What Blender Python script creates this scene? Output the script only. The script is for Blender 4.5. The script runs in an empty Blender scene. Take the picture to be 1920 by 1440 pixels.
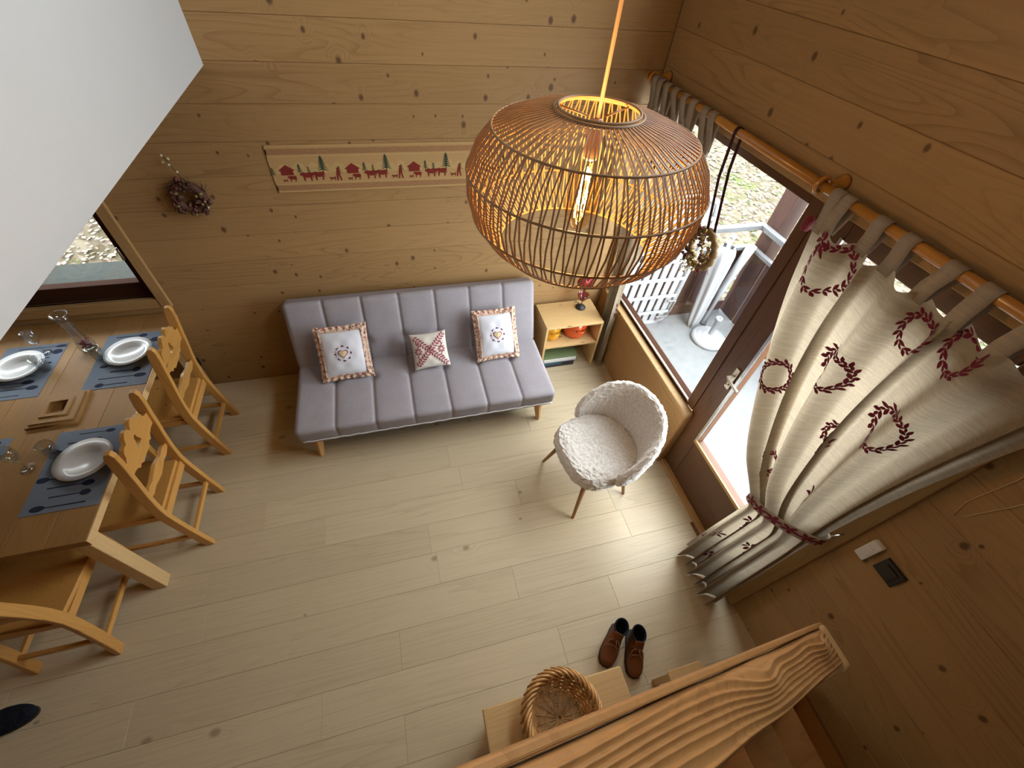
import bpy, bmesh, math, random
from mathutils import Vector, Matrix, noise
PI = math.pi
random.seed(7)
scene = bpy.context.scene
COL = scene.collection

# ------------------------------------------------------------------ camera
cam_d = bpy.data.cameras.new('camera')
cam_d.sensor_fit = 'HORIZONTAL'; cam_d.sensor_width = 36.0
cam_d.lens = 791.66 * 36.0 / 1920.0
cam_d.clip_start = 0.02; cam_d.clip_end = 200
cam = bpy.data.objects.new('camera', cam_d); COL.objects.link(cam)
R0 = Vector((0.96535626, -0.25056190, 0.07284244))
R1 = Vector((-0.14359308, -0.74320561, -0.65347260))
R2 = Vector((0.21787225, 0.62037420, -0.75343715))
M = Matrix(((R0.x, -R1.x, -R2.x, -1.683), (R0.y, -R1.y, -R2.y, -2.713), (R0.z, -R1.z, -R2.z, 2.74), (0, 0, 0, 1)))
cam.matrix_world = M
scene.camera = cam

# ------------------------------------------------------------------ light and exposure
scene.view_settings.view_transform = 'Standard'
scene.view_settings.look = 'None'
scene.view_settings.gamma = 1.0
scene.view_settings.use_curve_mapping = False
scene.view_settings.exposure = -0.22
world = bpy.data.worlds.new('overcast_sky'); scene.world = world
world.use_nodes = True
bg = world.node_tree.nodes['Background']
bg.inputs['Color'].default_value = (0.89, 0.95, 1.0, 1)
bg.inputs['Strength'].default_value = 19.5
scene.cycles.use_denoising = True
scene.cycles.max_bounces = 9
scene.cycles.diffuse_bounces = 5
scene.cycles.use_adaptive_sampling = True
scene.cycles.adaptive_threshold = 0.02
scene.cycles.transparent_max_bounces = 24
scene.cycles.sample_clamp_indirect = 6.0
scene.cycles.caustics_reflective = False
scene.cycles.caustics_refractive = False
def portal(name, loc, rot, sx, sy):            # tells the renderer where the daylight comes in
    l = bpy.data.lights.new(name, 'AREA'); l.shape = 'RECTANGLE'; l.size = sx; l.size_y = sy
    l.cycles.is_portal = True
    o = bpy.data.objects.new(name, l); COL.objects.link(o); o.location = loc; o.rotation_euler = rot
portal('daylight_terrace_glazing', (0.30, -1.22, 1.06), (0, PI / 2, 0), 2.2, 2.5)
portal('daylight_dining_window', (-3.95, 0.14, 1.42), (-PI / 2, 0, 0), 1.4, 1.1)
portal('daylight_high_window', (0.16, -1.55, 3.50), (0, PI / 2, 0), 0.9, 2.3)

# ------------------------------------------------------------------ helpers
def link(o):
    COL.objects.link(o); return o
class MB:
    def __init__(self): self.v = []; self.f = []; self.sm = []
    def face(self, idx, smooth=False): self.f.append(idx); self.sm.append(smooth)
    def box(self, x0, x1, y0, y1, z0, z1):
        b = len(self.v)
        for z in (z0, z1):
            self.v += [(x0, y0, z), (x1, y0, z), (x1, y1, z), (x0, y1, z)]
        for q in ((0, 3, 2, 1), (4, 5, 6, 7), (0, 1, 5, 4), (1, 2, 6, 5), (2, 3, 7, 6), (3, 0, 4, 7)):
            self.face([b + i for i in q])
        return self
    def hexa(self, pts):                       # 8 corners: bottom 4, top 4
        b = len(self.v); self.v += [tuple(p) for p in pts]
        for q in ((0, 3, 2, 1), (4, 5, 6, 7), (0, 1, 5, 4), (1, 2, 6, 5), (2, 3, 7, 6), (3, 0, 4, 7)):
            self.face([b + i for i in q])
        return self
    def bar(self, a, b_, w, h, up=(0, 0, 1), w2=None, h2=None):      # square bar from a to b
        a = Vector(a); b2 = Vector(b_); d = (b2 - a).normalized(); u = Vector(up)
        s = d.cross(u)
        if s.length < 1e-4: s = d.cross(Vector((0, 1, 0)))
        s.normalize(); t = s.cross(d).normalized()
        w2 = w if w2 is None else w2; h2 = h if h2 is None else h2
        P = []
        for p, ww, hh in ((a, w, h), (b2, w2, h2)):
            P += [p - s * ww / 2 - t * hh / 2, p + s * ww / 2 - t * hh / 2, p + s * ww / 2 + t * hh / 2, p - s * ww / 2 + t * hh / 2]
        return self.hexa(P)
    def tube(self, pts, r, n=8, cap=True, closed=False):
        pts = [Vector(p) for p in pts]; m = len(pts)
        rr = r if isinstance(r, (list, tuple)) else [r] * m
        b = len(self.v); up = Vector((0.31, 0.17, 0.93)).normalized()
        for i, p in enumerate(pts):
            if closed: d = pts[(i + 1) % m] - pts[i - 1]
            else: d = pts[min(i + 1, m - 1)] - pts[max(i - 1, 0)]
            if d.length < 1e-9: d = Vector((0, 0, 1))
            d.normalize(); s = d.cross(up)
            if s.length < 0.05: s = d.cross(Vector((1, 0, 0)))
            s.normalize(); t = s.cross(d)
            for k in range(n):
                a = 2 * PI * k / n
                self.v.append(tuple(p + s * math.cos(a) * rr[i] + t * math.sin(a) * rr[i]))
        for i in range(m if closed else m - 1):
            j = (i + 1) % m
            for k in range(n):
                k2 = (k + 1) % n
                self.face([b + i * n + k, b + i * n + k2, b + j * n + k2, b + j * n + k], True)
        if cap and not closed:
            self.face([b + k for k in range(n)][::-1]); self.face([b + (m - 1) * n + k for k in range(n)])
        return self
    def lathe(self, prof, n=24, c=(0, 0, 0), closed_ends=True):
        b = len(self.v)
        for r, z in prof:
            for k in range(n):
                a = 2 * PI * k / n
                self.v.append((c[0] + r * math.cos(a), c[1] + r * math.sin(a), c[2] + z))
        m = len(prof)
        for i in range(m - 1):
            for k in range(n):
                k2 = (k + 1) % n
                self.face([b + i * n + k, b + i * n + k2, b + (i + 1) * n + k2, b + (i + 1) * n + k], True)
        if closed_ends:
            self.face([b + k for k in range(n)][::-1]); self.face([b + (m - 1) * n + k for k in range(n)])
        return self
    def surf(self, nu, nv, fn, wrap_u=False):
        b = len(self.v)
        for j in range(nv + 1):
            for i in range(nu if wrap_u else nu + 1):
                self.v.append(tuple(fn(i / nu, j / nv)))
        w = nu if wrap_u else nu + 1
        for j in range(nv):
            for i in range(nu):
                i2 = (i + 1) % w if wrap_u else i + 1
                self.face([b + j * w + i, b + j * w + i2, b + (j + 1) * w + i2, b + (j + 1) * w + i], True)
        return self
    def prism(self, poly, fn, t0, t1):         # poly of (a,b); fn(a,b,t)->point
        b = len(self.v); n = len(poly)
        for t in (t0, t1): self.v += [tuple(fn(p[0], p[1], t)) for p in poly]
        self.face([b + i for i in range(n)][::-1]); self.face([b + n + i for i in range(n)])
        for i in range(n):
            j = (i + 1) % n; self.face([b + i, b + j, b + n + j, b + n + i])
        return self
    def blob(self, c, r, seg=8, rings=6, sq=(1, 1, 1), jit=0.0):
        b = len(self.v)
        for j in range(rings + 1):
            th = PI * j / rings
            for k in range(seg):
                a = 2 * PI * k / seg; q = r * (1 + random.uniform(-jit, jit))
                self.v.append((c[0] + q * sq[0] * math.sin(th) * math.cos(a), c[1] + q * sq[1] * math.sin(th) * math.sin(a), c[2] + q * sq[2] * math.cos(th)))
        for j in range(rings):
            for k in range(seg):
                k2 = (k + 1) % seg
                self.face([b + j * seg + k, b + (j + 1) * seg + k, b + (j + 1) * seg + k2, b + j * seg + k2], True)
        return self
    def mesh(self, name, mat, off=(0, 0, 0)):
        me = bpy.data.meshes.new(name)
        me.from_pydata([(x - off[0], y - off[1], z - off[2]) for x, y, z in self.v], [], self.f)
        me.polygons.foreach_set('use_smooth', self.sm)
        bm = bmesh.new(); bm.from_mesh(me)
        bmesh.ops.remove_doubles(bm, verts=bm.verts, dist=1e-6)
        bmesh.ops.recalc_face_normals(bm, faces=bm.faces)
        bm.to_mesh(me); bm.free()
        if mat: me.materials.append(mat)
        me.update(); return me
    def build(self, name, mat, parent=None, world=True, bevel=0.0, seg=2, subsurf=0, solid=0.0):
        """world=True: vertices are in world space (moved into the root thing's frame)"""
        off = (0, 0, 0)
        if parent is not None and world:
            r = parent
            acc = Vector((0, 0, 0))
            while r is not None:
                acc += Vector(r.location); r = r.parent
            off = acc
        o = bpy.data.objects.new(name, self.mesh(name, mat, off)); link(o)
        if parent is not None: o.parent = parent
        mods(o, bevel, seg, subsurf, solid)
        return o
def mods(o, bevel=0, seg=2, subsurf=0, solid=0):
    if solid:
        m = o.modifiers.new('s', 'SOLIDIFY'); m.thickness = solid; m.offset = 0
    if bevel:
        m = o.modifiers.new('b', 'BEVEL'); m.width = bevel; m.segments = seg; m.limit_method = 'ANGLE'; m.angle_limit = math.radians(35)
        m.harden_normals = False
    if subsurf:
        m = o.modifiers.new('u', 'SUBSURF'); m.levels = subsurf; m.render_levels = subsurf
def tag(o, label, cat, group=None, kind=None):
    if label: o['label'] = label
    if cat: o['category'] = cat
    if group: o['group'] = group
    if kind: o['kind'] = kind
    return o
def thing(name, label, cat, loc=(0, 0, 0), rotz=0.0, group=None):
    o = bpy.data.objects.new(name, None); link(o); o.empty_display_size = 0.1
    o.location = loc; o.rotation_euler = (0, 0, rotz)
    return tag(o, label, cat, group)
def struct(o): o['kind'] = 'structure'; return o
def dup(root, loc, rotz, label=None, group=None):
    r = root.copy(); link(r); r.location = loc; r.rotation_euler = (0, 0, rotz)
    if label: r['label'] = label
    if group: r['group'] = group
    for ch in list(root.children):
        c = ch.copy(); link(c); c.parent = r
        for g in list(ch.children):
            d = g.copy(); link(d); d.parent = c
    return r
def plate_mesh(name, outlines, thick, mat, xf):
    """flat plate with holes: outlines[0] outer, the rest holes, mapped by xf(a,b,t)"""
    cu = bpy.data.curves.new(name, 'CURVE'); cu.dimensions = '2D'; cu.fill_mode = 'BOTH'; cu.extrude = thick / 2
    for ol in outlines:
        s = cu.splines.new('POLY'); s.points.add(len(ol) - 1); s.use_cyclic_u = True
        for p, q in zip(s.points, ol): p.co = (q[0], q[1], 0, 1)
    tmp = bpy.data.objects.new(name, cu); link(tmp)
    dg = bpy.context.evaluated_depsgraph_get()
    me = bpy.data.meshes.new_from_object(tmp.evaluated_get(dg))
    bpy.data.objects.remove(tmp); bpy.data.curves.remove(cu)
    me.name = name
    for v in me.vertices: v.co = Vector(xf(v.co.x, v.co.y, v.co.z))
    me.materials.clear(); me.materials.append(mat); me.update()
    return me
def mesh_obj(name, me, parent=None):
    o = bpy.data.objects.new(name, me); link(o); o.parent = parent; return o
def lerp(a, b, t): return a + (b - a) * t
def interp(t, pts):
    if t <= pts[0][0]: return pts[0][1]
    for (a, b), (c, d) in zip(pts, pts[1:]):
        if t <= c:
            k = (t - a) / (c - a); return b + (d - b) * k
    return pts[-1][1]
def smooth_interp(t, pts):
    if t <= pts[0][0]: return pts[0][1]
    n = len(pts)
    for i in range(n - 1):
        a, b = pts[i]; c, d = pts[i + 1]
        if t <= c:
            k = (t - a) / (c - a)
            m0 = (pts[i + 1][1] - pts[max(i - 1, 0)][1]) / (pts[i + 1][0] - pts[max(i - 1, 0)][0]) * (c - a)
            m1 = (pts[min(i + 2, n - 1)][1] - pts[i][1]) / (pts[min(i + 2, n - 1)][0] - pts[i][0]) * (c - a)
            return (2 * k**3 - 3 * k * k + 1) * b + (k**3 - 2 * k * k + k) * m0 + (-2 * k**3 + 3 * k * k) * d + (k**3 - k * k) * m1
    return pts[-1][1]

# ------------------------------------------------------------------ materials
MAT = {}
def new_mat(name):
    m = bpy.data.materials.new(name); m.use_nodes = True
    nt = m.node_tree; b = nt.nodes['Principled BSDF']; MAT[name] = m
    return m, nt, b
def N(nt, t, **kw):
    n = nt.nodes.new(t)
    for k, v in kw.items():
        if k.startswith('i_'): n.inputs[k[2:].replace('_', ' ')].default_value = v
        else: setattr(n, k, v)
    return n
def L(nt, a, b): nt.links.new(a, b)
def mth(nt, op, a, b=None, clamp=False):
    n = nt.nodes.new('ShaderNodeMath'); n.operation = op; n.use_clamp = clamp
    for i, x in enumerate((a, b)):
        if x is None: continue
        if isinstance(x, (int, float)): n.inputs[i].default_value = x
        else: nt.links.new(x, n.inputs[i])
    return n.outputs[0]
def mixc(nt, f, a, b, mode='MIX'):
    n = nt.nodes.new('ShaderNodeMix'); n.data_type = 'RGBA'; n.blend_type = mode
    for s, x in (('Factor', f), ('A', a), ('B', b)):
        inp = [i for i in n.inputs if i.name == s and (i.type == 'RGBA' if s != 'Factor' else i.type == 'VALUE')][0]
        if isinstance(x, (int, float)): inp.default_value = x
        elif isinstance(x, tuple): inp.default_value = (*x, 1) if len(x) == 3 else x
        else: nt.links.new(x, inp)
    return [o for o in n.outputs if o.type == 'RGBA'][0]
def ramp(nt, f, a, b, lo=0.0, hi=1.0):
    n = nt.nodes.new('ShaderNodeMapRange'); n.clamp = True
    n.inputs['From Min'].default_value = a; n.inputs['From Max'].default_value = b
    n.inputs['To Min'].default_value = lo; n.inputs['To Max'].default_value = hi
    nt.links.new(f, n.inputs['Value']); return n.outputs[0]
def plain(name, col, rough=0.6, metal=0.0, noise_amt=0.0, noise_scale=30, spec=0.5, bump=0.0, coat=0.0):
    m, nt, b = new_mat(name)
    b.inputs['Roughness'].default_value = rough; b.inputs['Metallic'].default_value = metal
    b.inputs['Specular IOR Level'].default_value = spec
    b.inputs['Coat Weight'].default_value = coat
    tc = N(nt, 'ShaderNodeTexCoord')
    nz = N(nt, 'ShaderNodeTexNoise', i_Scale=noise_scale, i_Detail=4.0); L(nt, tc.outputs['Object'], nz.inputs['Vector'])
    k = ramp(nt, nz.outputs['Fac'], 0.3, 0.7, 1 - noise_amt, 1 + noise_amt)
    mul = N(nt, 'ShaderNodeVectorMath', operation='SCALE'); mul.inputs[0].default_value = col
    L(nt, k, mul.inputs['Scale']); L(nt, mul.outputs[0], b.inputs['Base Color'])
    if bump:
        bp = N(nt, 'ShaderNodeBump', i_Strength=bump, i_Distance=0.01); L(nt, nz.outputs['Fac'], bp.inputs['Height']); L(nt, bp.outputs[0], b.inputs['Normal'])
    return m
def wood(name, light, dark, knot=(0.10, 0.045, 0.02), knots=0.5, rings=26.0, axis='X', rough=0.55, contrast=0.5, tint=0.10, kscale=(2.2, 9.0), ringscale=(0.55, 5.0), bump=0.0, spec=0.35, coat=0.0, flat=False):
    """grain runs along the object's local axis"""
    m, nt, b = new_mat(name)
    b.inputs['Roughness'].default_value = rough; b.inputs['Specular IOR Level'].default_value = spec
    b.inputs['Coat Weight'].default_value = coat; b.inputs['Coat Roughness'].default_value = 0.25
    tc = N(nt, 'ShaderNodeTexCoord'); oi = N(nt, 'ShaderNodeObjectInfo')
    r1 = mth(nt, 'MULTIPLY', oi.outputs['Random'], 37.0)
    cv = N(nt, 'ShaderNodeCombineXYZ'); L(nt, r1, cv.inputs[0]); L(nt, mth(nt, 'MULTIPLY', oi.outputs['Random'], 91.0), cv.inputs[1]); L(nt, mth(nt, 'MULTIPLY', oi.outputs['Random'], 53.0), cv.inputs[2])
    src = tc.outputs['Object']
    if axis != 'X':
        mp0 = N(nt, 'ShaderNodeMapping'); mp0.inputs['Rotation'].default_value = (0, 0, PI / 2) if axis == 'Y' else (0, PI / 2, 0)
        L(nt, src, mp0.inputs[0]); src = mp0.outputs[0]
    ad = N(nt, 'ShaderNodeVectorMath', operation='ADD'); L(nt, src, ad.inputs[0]); L(nt, cv.outputs[0], ad.inputs[1])
    P = ad.outputs[0]
    def mapped(sx, sy):
        mp = N(nt, 'ShaderNodeMapping'); mp.inputs['Scale'].default_value = (sx, sy, sy); L(nt, P, mp.inputs[0]); return mp.outputs[0]
    # knots
    vo = N(nt, 'ShaderNodeTexVoronoi', i_Scale=1.0)
    if flat:
        vo.voronoi_dimensions = '2D'; sx = N(nt, 'ShaderNodeSeparateXYZ'); L(nt, mapped(*kscale), sx.inputs[0]); cx = N(nt, 'ShaderNodeCombineXYZ'); L(nt, sx.outputs[0], cx.inputs[0]); L(nt, sx.outputs[2], cx.inputs[1]); L(nt, cx.outputs[0], vo.inputs['Vector'])
    else: L(nt, mapped(*kscale), vo.inputs['Vector'])
    sep = N(nt, 'ShaderNodeSeparateColor'); L(nt, vo.outputs['Color'], sep.inputs[0])
    on = mth(nt, 'LESS_THAN', sep.outputs[0], knots)
    kd = vo.outputs['Distance']
    if flat: kd = mth(nt, 'DIVIDE', kd, mth(nt, 'ADD', mth(nt, 'MULTIPLY', sep.outputs[1], 0.75), 0.35))
    kmask = mth(nt, 'MULTIPLY', ramp(nt, kd, 0.06, 0.13, 1.0, 0.0), on)
    khalo = mth(nt, 'MULTIPLY', ramp(nt, kd, 0.0, 0.45, 1.0, 0.0), on)
    # growth rings
    nz = N(nt, 'ShaderNodeTexNoise', i_Scale=1.0, i_Detail=1.5, i_Roughness=0.45); L(nt, mapped(*ringscale), nz.inputs['Vector'])
    h = mth(nt, 'ADD', nz.outputs['Fac'], mth(nt, 'MULTIPLY', khalo, 0.12))
    s = mth(nt, 'FRACT', mth(nt, 'MULTIPLY', h, rings))
    line = ramp(nt, s, 0.55, 1.0, 0.0, 1.0)
    line = mth(nt, 'POWER', line, 1.6)
    big = N(nt, 'ShaderNodeTexNoise', i_Scale=1.0, i_Detail=2.0); L(nt, mapped(0.9, 3.0), big.inputs['Vector'])
    line = mth(nt, 'MULTIPLY', line, ramp(nt, big.outputs['Fac'], 0.40, 0.62, 0.12, 1.0))
    fine = N(nt, 'ShaderNodeTexNoise', i_Scale=1.0, i_Detail=5.0, i_Roughness=0.6); L(nt, mapped(3.0, 110.0), fine.inputs['Vector'])
    g = mth(nt, 'ADD', mth(nt, 'MULTIPLY', line, contrast), ramp(nt, fine.outputs['Fac'], 0.35, 0.75, 0.0, 0.30))
    c = mixc(nt, mth(nt, 'MINIMUM', g, 1.0), light, dark)
    c = mixc(nt, mth(nt, 'MULTIPLY', kmask, 0.85), c, knot)
    tr = ramp(nt, oi.outputs['Random'], 0.0, 1.0, 1 - tint, 1 + tint)
    sc = N(nt, 'ShaderNodeVectorMath', operation='SCALE'); L(nt, c, sc.inputs[0]); L(nt, tr, sc.inputs['Scale'])
    L(nt, sc.outputs[0], b.inputs['Base Color'])
    if bump:
        bp = N(nt, 'ShaderNodeBump', i_Strength=bump, i_Distance=0.004); L(nt, mth(nt, 'SUBTRACT', 1.0, g), bp.inputs['Height']); L(nt, bp.outputs[0], b.inputs['Normal'])
    return m
def cloth(name, col, translucent=0.0, weave=900.0, amt=0.12, rough=0.9, vary=0.0, streak=0.0):
    m, nt, b = new_mat(name)
    tc = N(nt, 'ShaderNodeTexCoord')
    b.inputs['Roughness'].default_value = rough; b.inputs['Specular IOR Level'].default_value = 0.15
    mp = N(nt, 'ShaderNodeMapping'); L(nt, tc.outputs['Object'], mp.inputs[0]); mp.inputs['Scale'].default_value = (weave, weave, weave * (0.08 if streak else 1.0))
    nz = N(nt, 'ShaderNodeTexNoise', i_Scale=1.0, i_Detail=2.0); L(nt, mp.outputs[0], nz.inputs['Vector'])
    n2 = N(nt, 'ShaderNodeTexNoise', i_Scale=9.0, i_Detail=3.0); L(nt, tc.outputs['Object'], n2.inputs['Vector'])
    k = mth(nt, 'MULTIPLY', ramp(nt, nz.outputs['Fac'], 0.3, 0.7, 1 - amt, 1 + amt), ramp(nt, n2.outputs['Fac'], 0.3, 0.7, 1 - vary, 1 + vary))
    if streak:
        mp2 = N(nt, 'ShaderNodeMapping'); L(nt, tc.outputs['Object'], mp2.inputs[0]); mp2.inputs['Scale'].default_value = (12, 12, 150)
        n3 = N(nt, 'ShaderNodeTexNoise', i_Scale=1.0, i_Detail=3.0); L(nt, mp2.outputs[0], n3.inputs['Vector'])
        k = mth(nt, 'MULTIPLY', k, ramp(nt, n3.outputs['Fac'], 0.35, 0.65, 1 - streak, 1 + streak))
    sc = N(nt, 'ShaderNodeVectorMath', operation='SCALE'); sc.inputs[0].default_value = col; L(nt, k, sc.inputs['Scale'])
    L(nt, sc.outputs[0], b.inputs['Base Color'])
    bp = N(nt, 'ShaderNodeBump', i_Strength=0.25, i_Distance=0.001); L(nt, nz.outputs['Fac'], bp.inputs['Height']); L(nt, bp.outputs[0], b.inputs['Normal'])
    if translucent:
        t = N(nt, 'ShaderNodeBsdfTranslucent'); L(nt, sc.outputs[0], t.inputs['Color'])
        mx = N(nt, 'ShaderNodeMixShader'); mx.inputs[0].default_value = translucent
        L(nt, b.outputs[0], mx.inputs[1]); L(nt, t.outputs[0], mx.inputs[2])
        L(nt, mx.outputs[0], nt.nodes['Material Output'].inputs['Surface'])
    return m
def thin_glass(name, col=(1, 1, 1), refl=0.10, rough=0.0):
    m, nt, b = new_mat(name); nt.nodes.remove(b)
    t = N(nt, 'ShaderNodeBsdfTransparent'); t.inputs[0].default_value = (*col, 1)
    g = N(nt, 'ShaderNodeBsdfGlossy'); g.inputs['Roughness'].default_value = rough
    lw = N(nt, 'ShaderNodeLayerWeight', i_Blend=0.5)
    f = ramp(nt, mth(nt, 'POWER', lw.outputs['Facing'], 4.0), 0.0, 1.0, refl * 0.4, min(0.8, refl * 4))
    mx = N(nt, 'ShaderNodeMixShader'); L(nt, f, mx.inputs[0]); L(nt, t.outputs[0], mx.inputs[1]); L(nt, g.outputs[0], mx.inputs[2])
    L(nt, mx.outputs[0], nt.nodes['Material Output'].inputs['Surface'])
    return m
def emit(name, col, strength):
    m, nt, b = new_mat(name)
    b.inputs['Base Color'].default_value = (*col, 1); b.inputs['Emission Color'].default_value = (*col, 1); b.inputs['Emission Strength'].default_value = strength
    return m
def speckle(name, base, spots, scale, thresh=0.45, rough=0.9):
    """cloth printed with small sprigs"""
    m, nt, b = new_mat(name); b.inputs['Roughness'].default_value = rough; b.inputs['Specular IOR Level'].default_value = 0.15
    tc = N(nt, 'ShaderNodeTexCoord')
    vo = N(nt, 'ShaderNodeTexVoronoi', i_Scale=scale); L(nt, tc.outputs['Object'], vo.inputs['Vector'])
    sep = N(nt, 'ShaderNodeSeparateColor'); L(nt, vo.outputs['Color'], sep.inputs[0])
    k = mth(nt, 'MULTIPLY', mth(nt, 'LESS_THAN', vo.outputs['Distance'], thresh), mth(nt, 'GREATER_THAN', sep.outputs[0], 0.35))
    c2 = mixc(nt, mth(nt, 'GREATER_THAN', sep.outputs[1], 0.5), spots[0], spots[1])
    L(nt, mixc(nt, k, base, c2), b.inputs['Base Color'])
    return m

wood('pine_wall', (0.375, 0.225, 0.092), (0.22, 0.118, 0.042), knot=(0.085, 0.040, 0.016), knots=0.31, kscale=(7.5, 5.5), contrast=0.55, tint=0.06, flat=True)
wood('pine_trim', (0.39, 0.235, 0.095), (0.25, 0.14, 0.05), knots=0.25, contrast=0.5)
wood('pine_trim_upright', (0.39, 0.235, 0.095), (0.25, 0.14, 0.05), knots=0.25, contrast=0.5, axis='Z')
wood('low_panel', (0.38, 0.21, 0.08), (0.24, 0.118, 0.038), knots=0.2, contrast=0.6, ringscale=(0.8, 6.0), axis='Y')
wood('oak_floor', (0.58, 0.475, 0.31), (0.39, 0.30, 0.18), knot=(0.30, 0.22, 0.13), knots=0.03, kscale=(4.0, 6.0), flat=True, rings=16, contrast=0.42, tint=0.05, rough=0.42, ringscale=(0.35, 8.0), spec=0.45)
wood('dark_stain', (0.105, 0.042, 0.016), (0.06, 0.022, 0.008), knots=0.0, contrast=0.8, rough=0.35, axis='Z', tint=0.05)
wood('dark_stain_level', (0.105, 0.042, 0.016), (0.06, 0.022, 0.008), knots=0.0, contrast=0.8, rough=0.35, axis='Y', tint=0.05)
wood('sash_dark', (0.040, 0.015, 0.007), (0.025, 0.009, 0.004), knots=0.0, contrast=0.8, rough=0.7, spec=0.05, tint=0.05)
wood('honey_pine', (0.56, 0.29, 0.075), (0.38, 0.17, 0.035), knots=0.18, contrast=0.5, rough=0.38, axis='Z', tint=0.06, kscale=(4, 14), spec=0.5)
wood('honey_pine_level', (0.56, 0.29, 0.075), (0.38, 0.17, 0.035), knots=0.18, contrast=0.5, rough=0.38, axis='Y', tint=0.06, kscale=(4, 14), spec=0.5)
wood('table_pine_shaded', (0.31, 0.165, 0.05), (0.215, 0.105, 0.028), knots=0.28, contrast=0.5, rough=0.60, axis='Y', tint=0.06, spec=0.25)  # table wood darkened, the shade it stands in is put into the colour
wood('table_pine_lit', (0.62, 0.42, 0.20), (0.45, 0.27, 0.10), knots=0.15, contrast=0.5, rough=0.45, axis='Z', tint=0.05)  # paler copy of the table wood with the window light in its colour
wood('box_pine', (0.62, 0.42, 0.19), (0.45, 0.27, 0.10), knots=0.4, contrast=0.5, kscale=(4, 14))
wood('beech_leg', (0.62, 0.37, 0.15), (0.47, 0.25, 0.09), knots=0.0, contrast=0.4, axis='Z', tint=0.03)
wood('walnut_leg', (0.40, 0.21, 0.085), (0.26, 0.12, 0.045), knots=0.0, contrast=0.4, axis='Z', tint=0.03)
wood('bench_pine', (0.55, 0.36, 0.155), (0.40, 0.23, 0.085), knots=0.3, contrast=0.5, kscale=(4, 14))
wood('rail_pine', (0.40, 0.205, 0.068), (0.25, 0.112, 0.033), knots=0.10, contrast=0.55, rings=14, bump=0.0)
wood('rod_wood', (0.50, 0.22, 0.035), (0.38, 0.15, 0.02), knots=0.0, contrast=0.3, axis='Y', rough=0.25, spec=0.6, coat=0.3)
wood('terrace_brown', (0.055, 0.025, 0.018), (0.035, 0.015, 0.011), knots=0.0, contrast=0.6, rough=0.6, axis='Y')
wood('terrace_brown_upright', (0.06, 0.027, 0.02), (0.038, 0.017, 0.012), knots=0.0, contrast=0.6, rough=0.6, axis='Z')
plain('white_paint', (0.59, 0.625, 0.65), rough=0.6, noise_amt=0.01, noise_scale=6)
plain('white_plastic', (0.30, 0.31, 0.32), rough=0.35, noise_amt=0.02)
plain('grey_metal', (0.11, 0.115, 0.12), rough=0.4, noise_amt=0.04)
plain('concrete', (0.155, 0.16, 0.16), rough=0.85, noise_amt=0.10, noise_scale=14)
plain('sill_stone', (0.075, 0.08, 0.072), rough=0.95, noise_amt=0.1, spec=0.0)
plain('backing', (0.16, 0.09, 0.04), rough=0.9)
plain('ceiling_white', (0.75, 0.73, 0.70), rough=0.8)
cloth('sofa_grey', (0.315, 0.292, 0.312), weave=420, amt=0.22, vary=0.05)
cloth('piping_grey', (0.62, 0.61, 0.62), weave=300, amt=0.2)
cloth('linen', (0.37, 0.30, 0.21), translucent=0.40, weave=700, amt=0.10, streak=0.09)
cloth('linen_tab', (0.43, 0.365, 0.285), translucent=0.25, weave=700, amt=0.08, streak=0.06)
cloth('print_red', (0.17, 0.022, 0.040), weave=600, amt=0.2, translucent=0.12)
cloth('cushion_white', (0.66, 0.67, 0.72), weave=500, amt=0.06)
cloth('cushion_linen', (0.66, 0.62, 0.55), weave=500, amt=0.08)
cloth('print_rose', (0.33, 0.075, 0.10), weave=500, amt=0.2)
cloth('print_purple', (0.14, 0.055, 0.10), weave=500, amt=0.2)
cloth('print_cream', (0.62, 0.50, 0.30), weave=500, amt=0.2)
speckle('ruffle_floral', (0.62, 0.45, 0.34), ((0.36, 0.11, 0.12), (0.24, 0.13, 0.11)), 55, 0.42)
cloth('tapestry_cloth', (0.45, 0.285, 0.125), weave=500, amt=0.1)
cloth('tapestry_light', (0.49, 0.335, 0.145), weave=500, amt=0.1)
cloth('tapestry_band', (0.33, 0.18, 0.085), weave=260, amt=0.45)
cloth('tapestry_red', (0.19, 0.028, 0.020), weave=500, amt=0.15)
cloth('tapestry_green', (0.055, 0.075, 0.045), weave=500, amt=0.15)
cloth('mat_blue', (0.165, 0.195, 0.235), weave=300, amt=0.10)
cloth('mat_print', (0.022, 0.028, 0.050), weave=300, amt=0.15)
cloth('ribbon', (0.060, 0.022, 0.030), weave=500, amt=0.1)
cloth('suede_brown', (0.15, 0.052, 0.017), weave=200, amt=0.15, vary=0.15, rough=0.6)
cloth('boot_lining', (0.012, 0.014, 0.022), weave=300, amt=0.2)
plain('boot_sole', (0.03, 0.02, 0.015), rough=0.7)
cloth('lace', (0.36, 0.20, 0.14), weave=300)
cloth('fuzz_black', (0.010, 0.011, 0.018), weave=160, amt=0.5)
plain('porcelain', (0.58, 0.57, 0.545), rough=0.25, noise_amt=0.01)
plain('enamel_yellow', (0.72, 0.36, 0.004), rough=0.12, coat=0.5)
plain('enamel_orange', (0.70, 0.085, 0.008), rough=0.12, coat=0.5)
plain('black_metal', (0.02, 0.02, 0.02), rough=0.45)
plain('black_plastic', (0.012, 0.011, 0.010), rough=0.4)
plain('steel', (0.55, 0.55, 0.55), rough=0.25, metal=1.0)
plain('brass_handle', (0.62, 0.55, 0.45), rough=0.3, metal=0.6)
plain('heart_red', (0.42, 0.014, 0.020), rough=0.3)
plain('petal_red', (0.17, 0.007, 0.016), rough=0.7, noise_amt=0.3, noise_scale=80)
plain('berry_dark', (0.11, 0.015, 0.016), rough=0.5)
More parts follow.
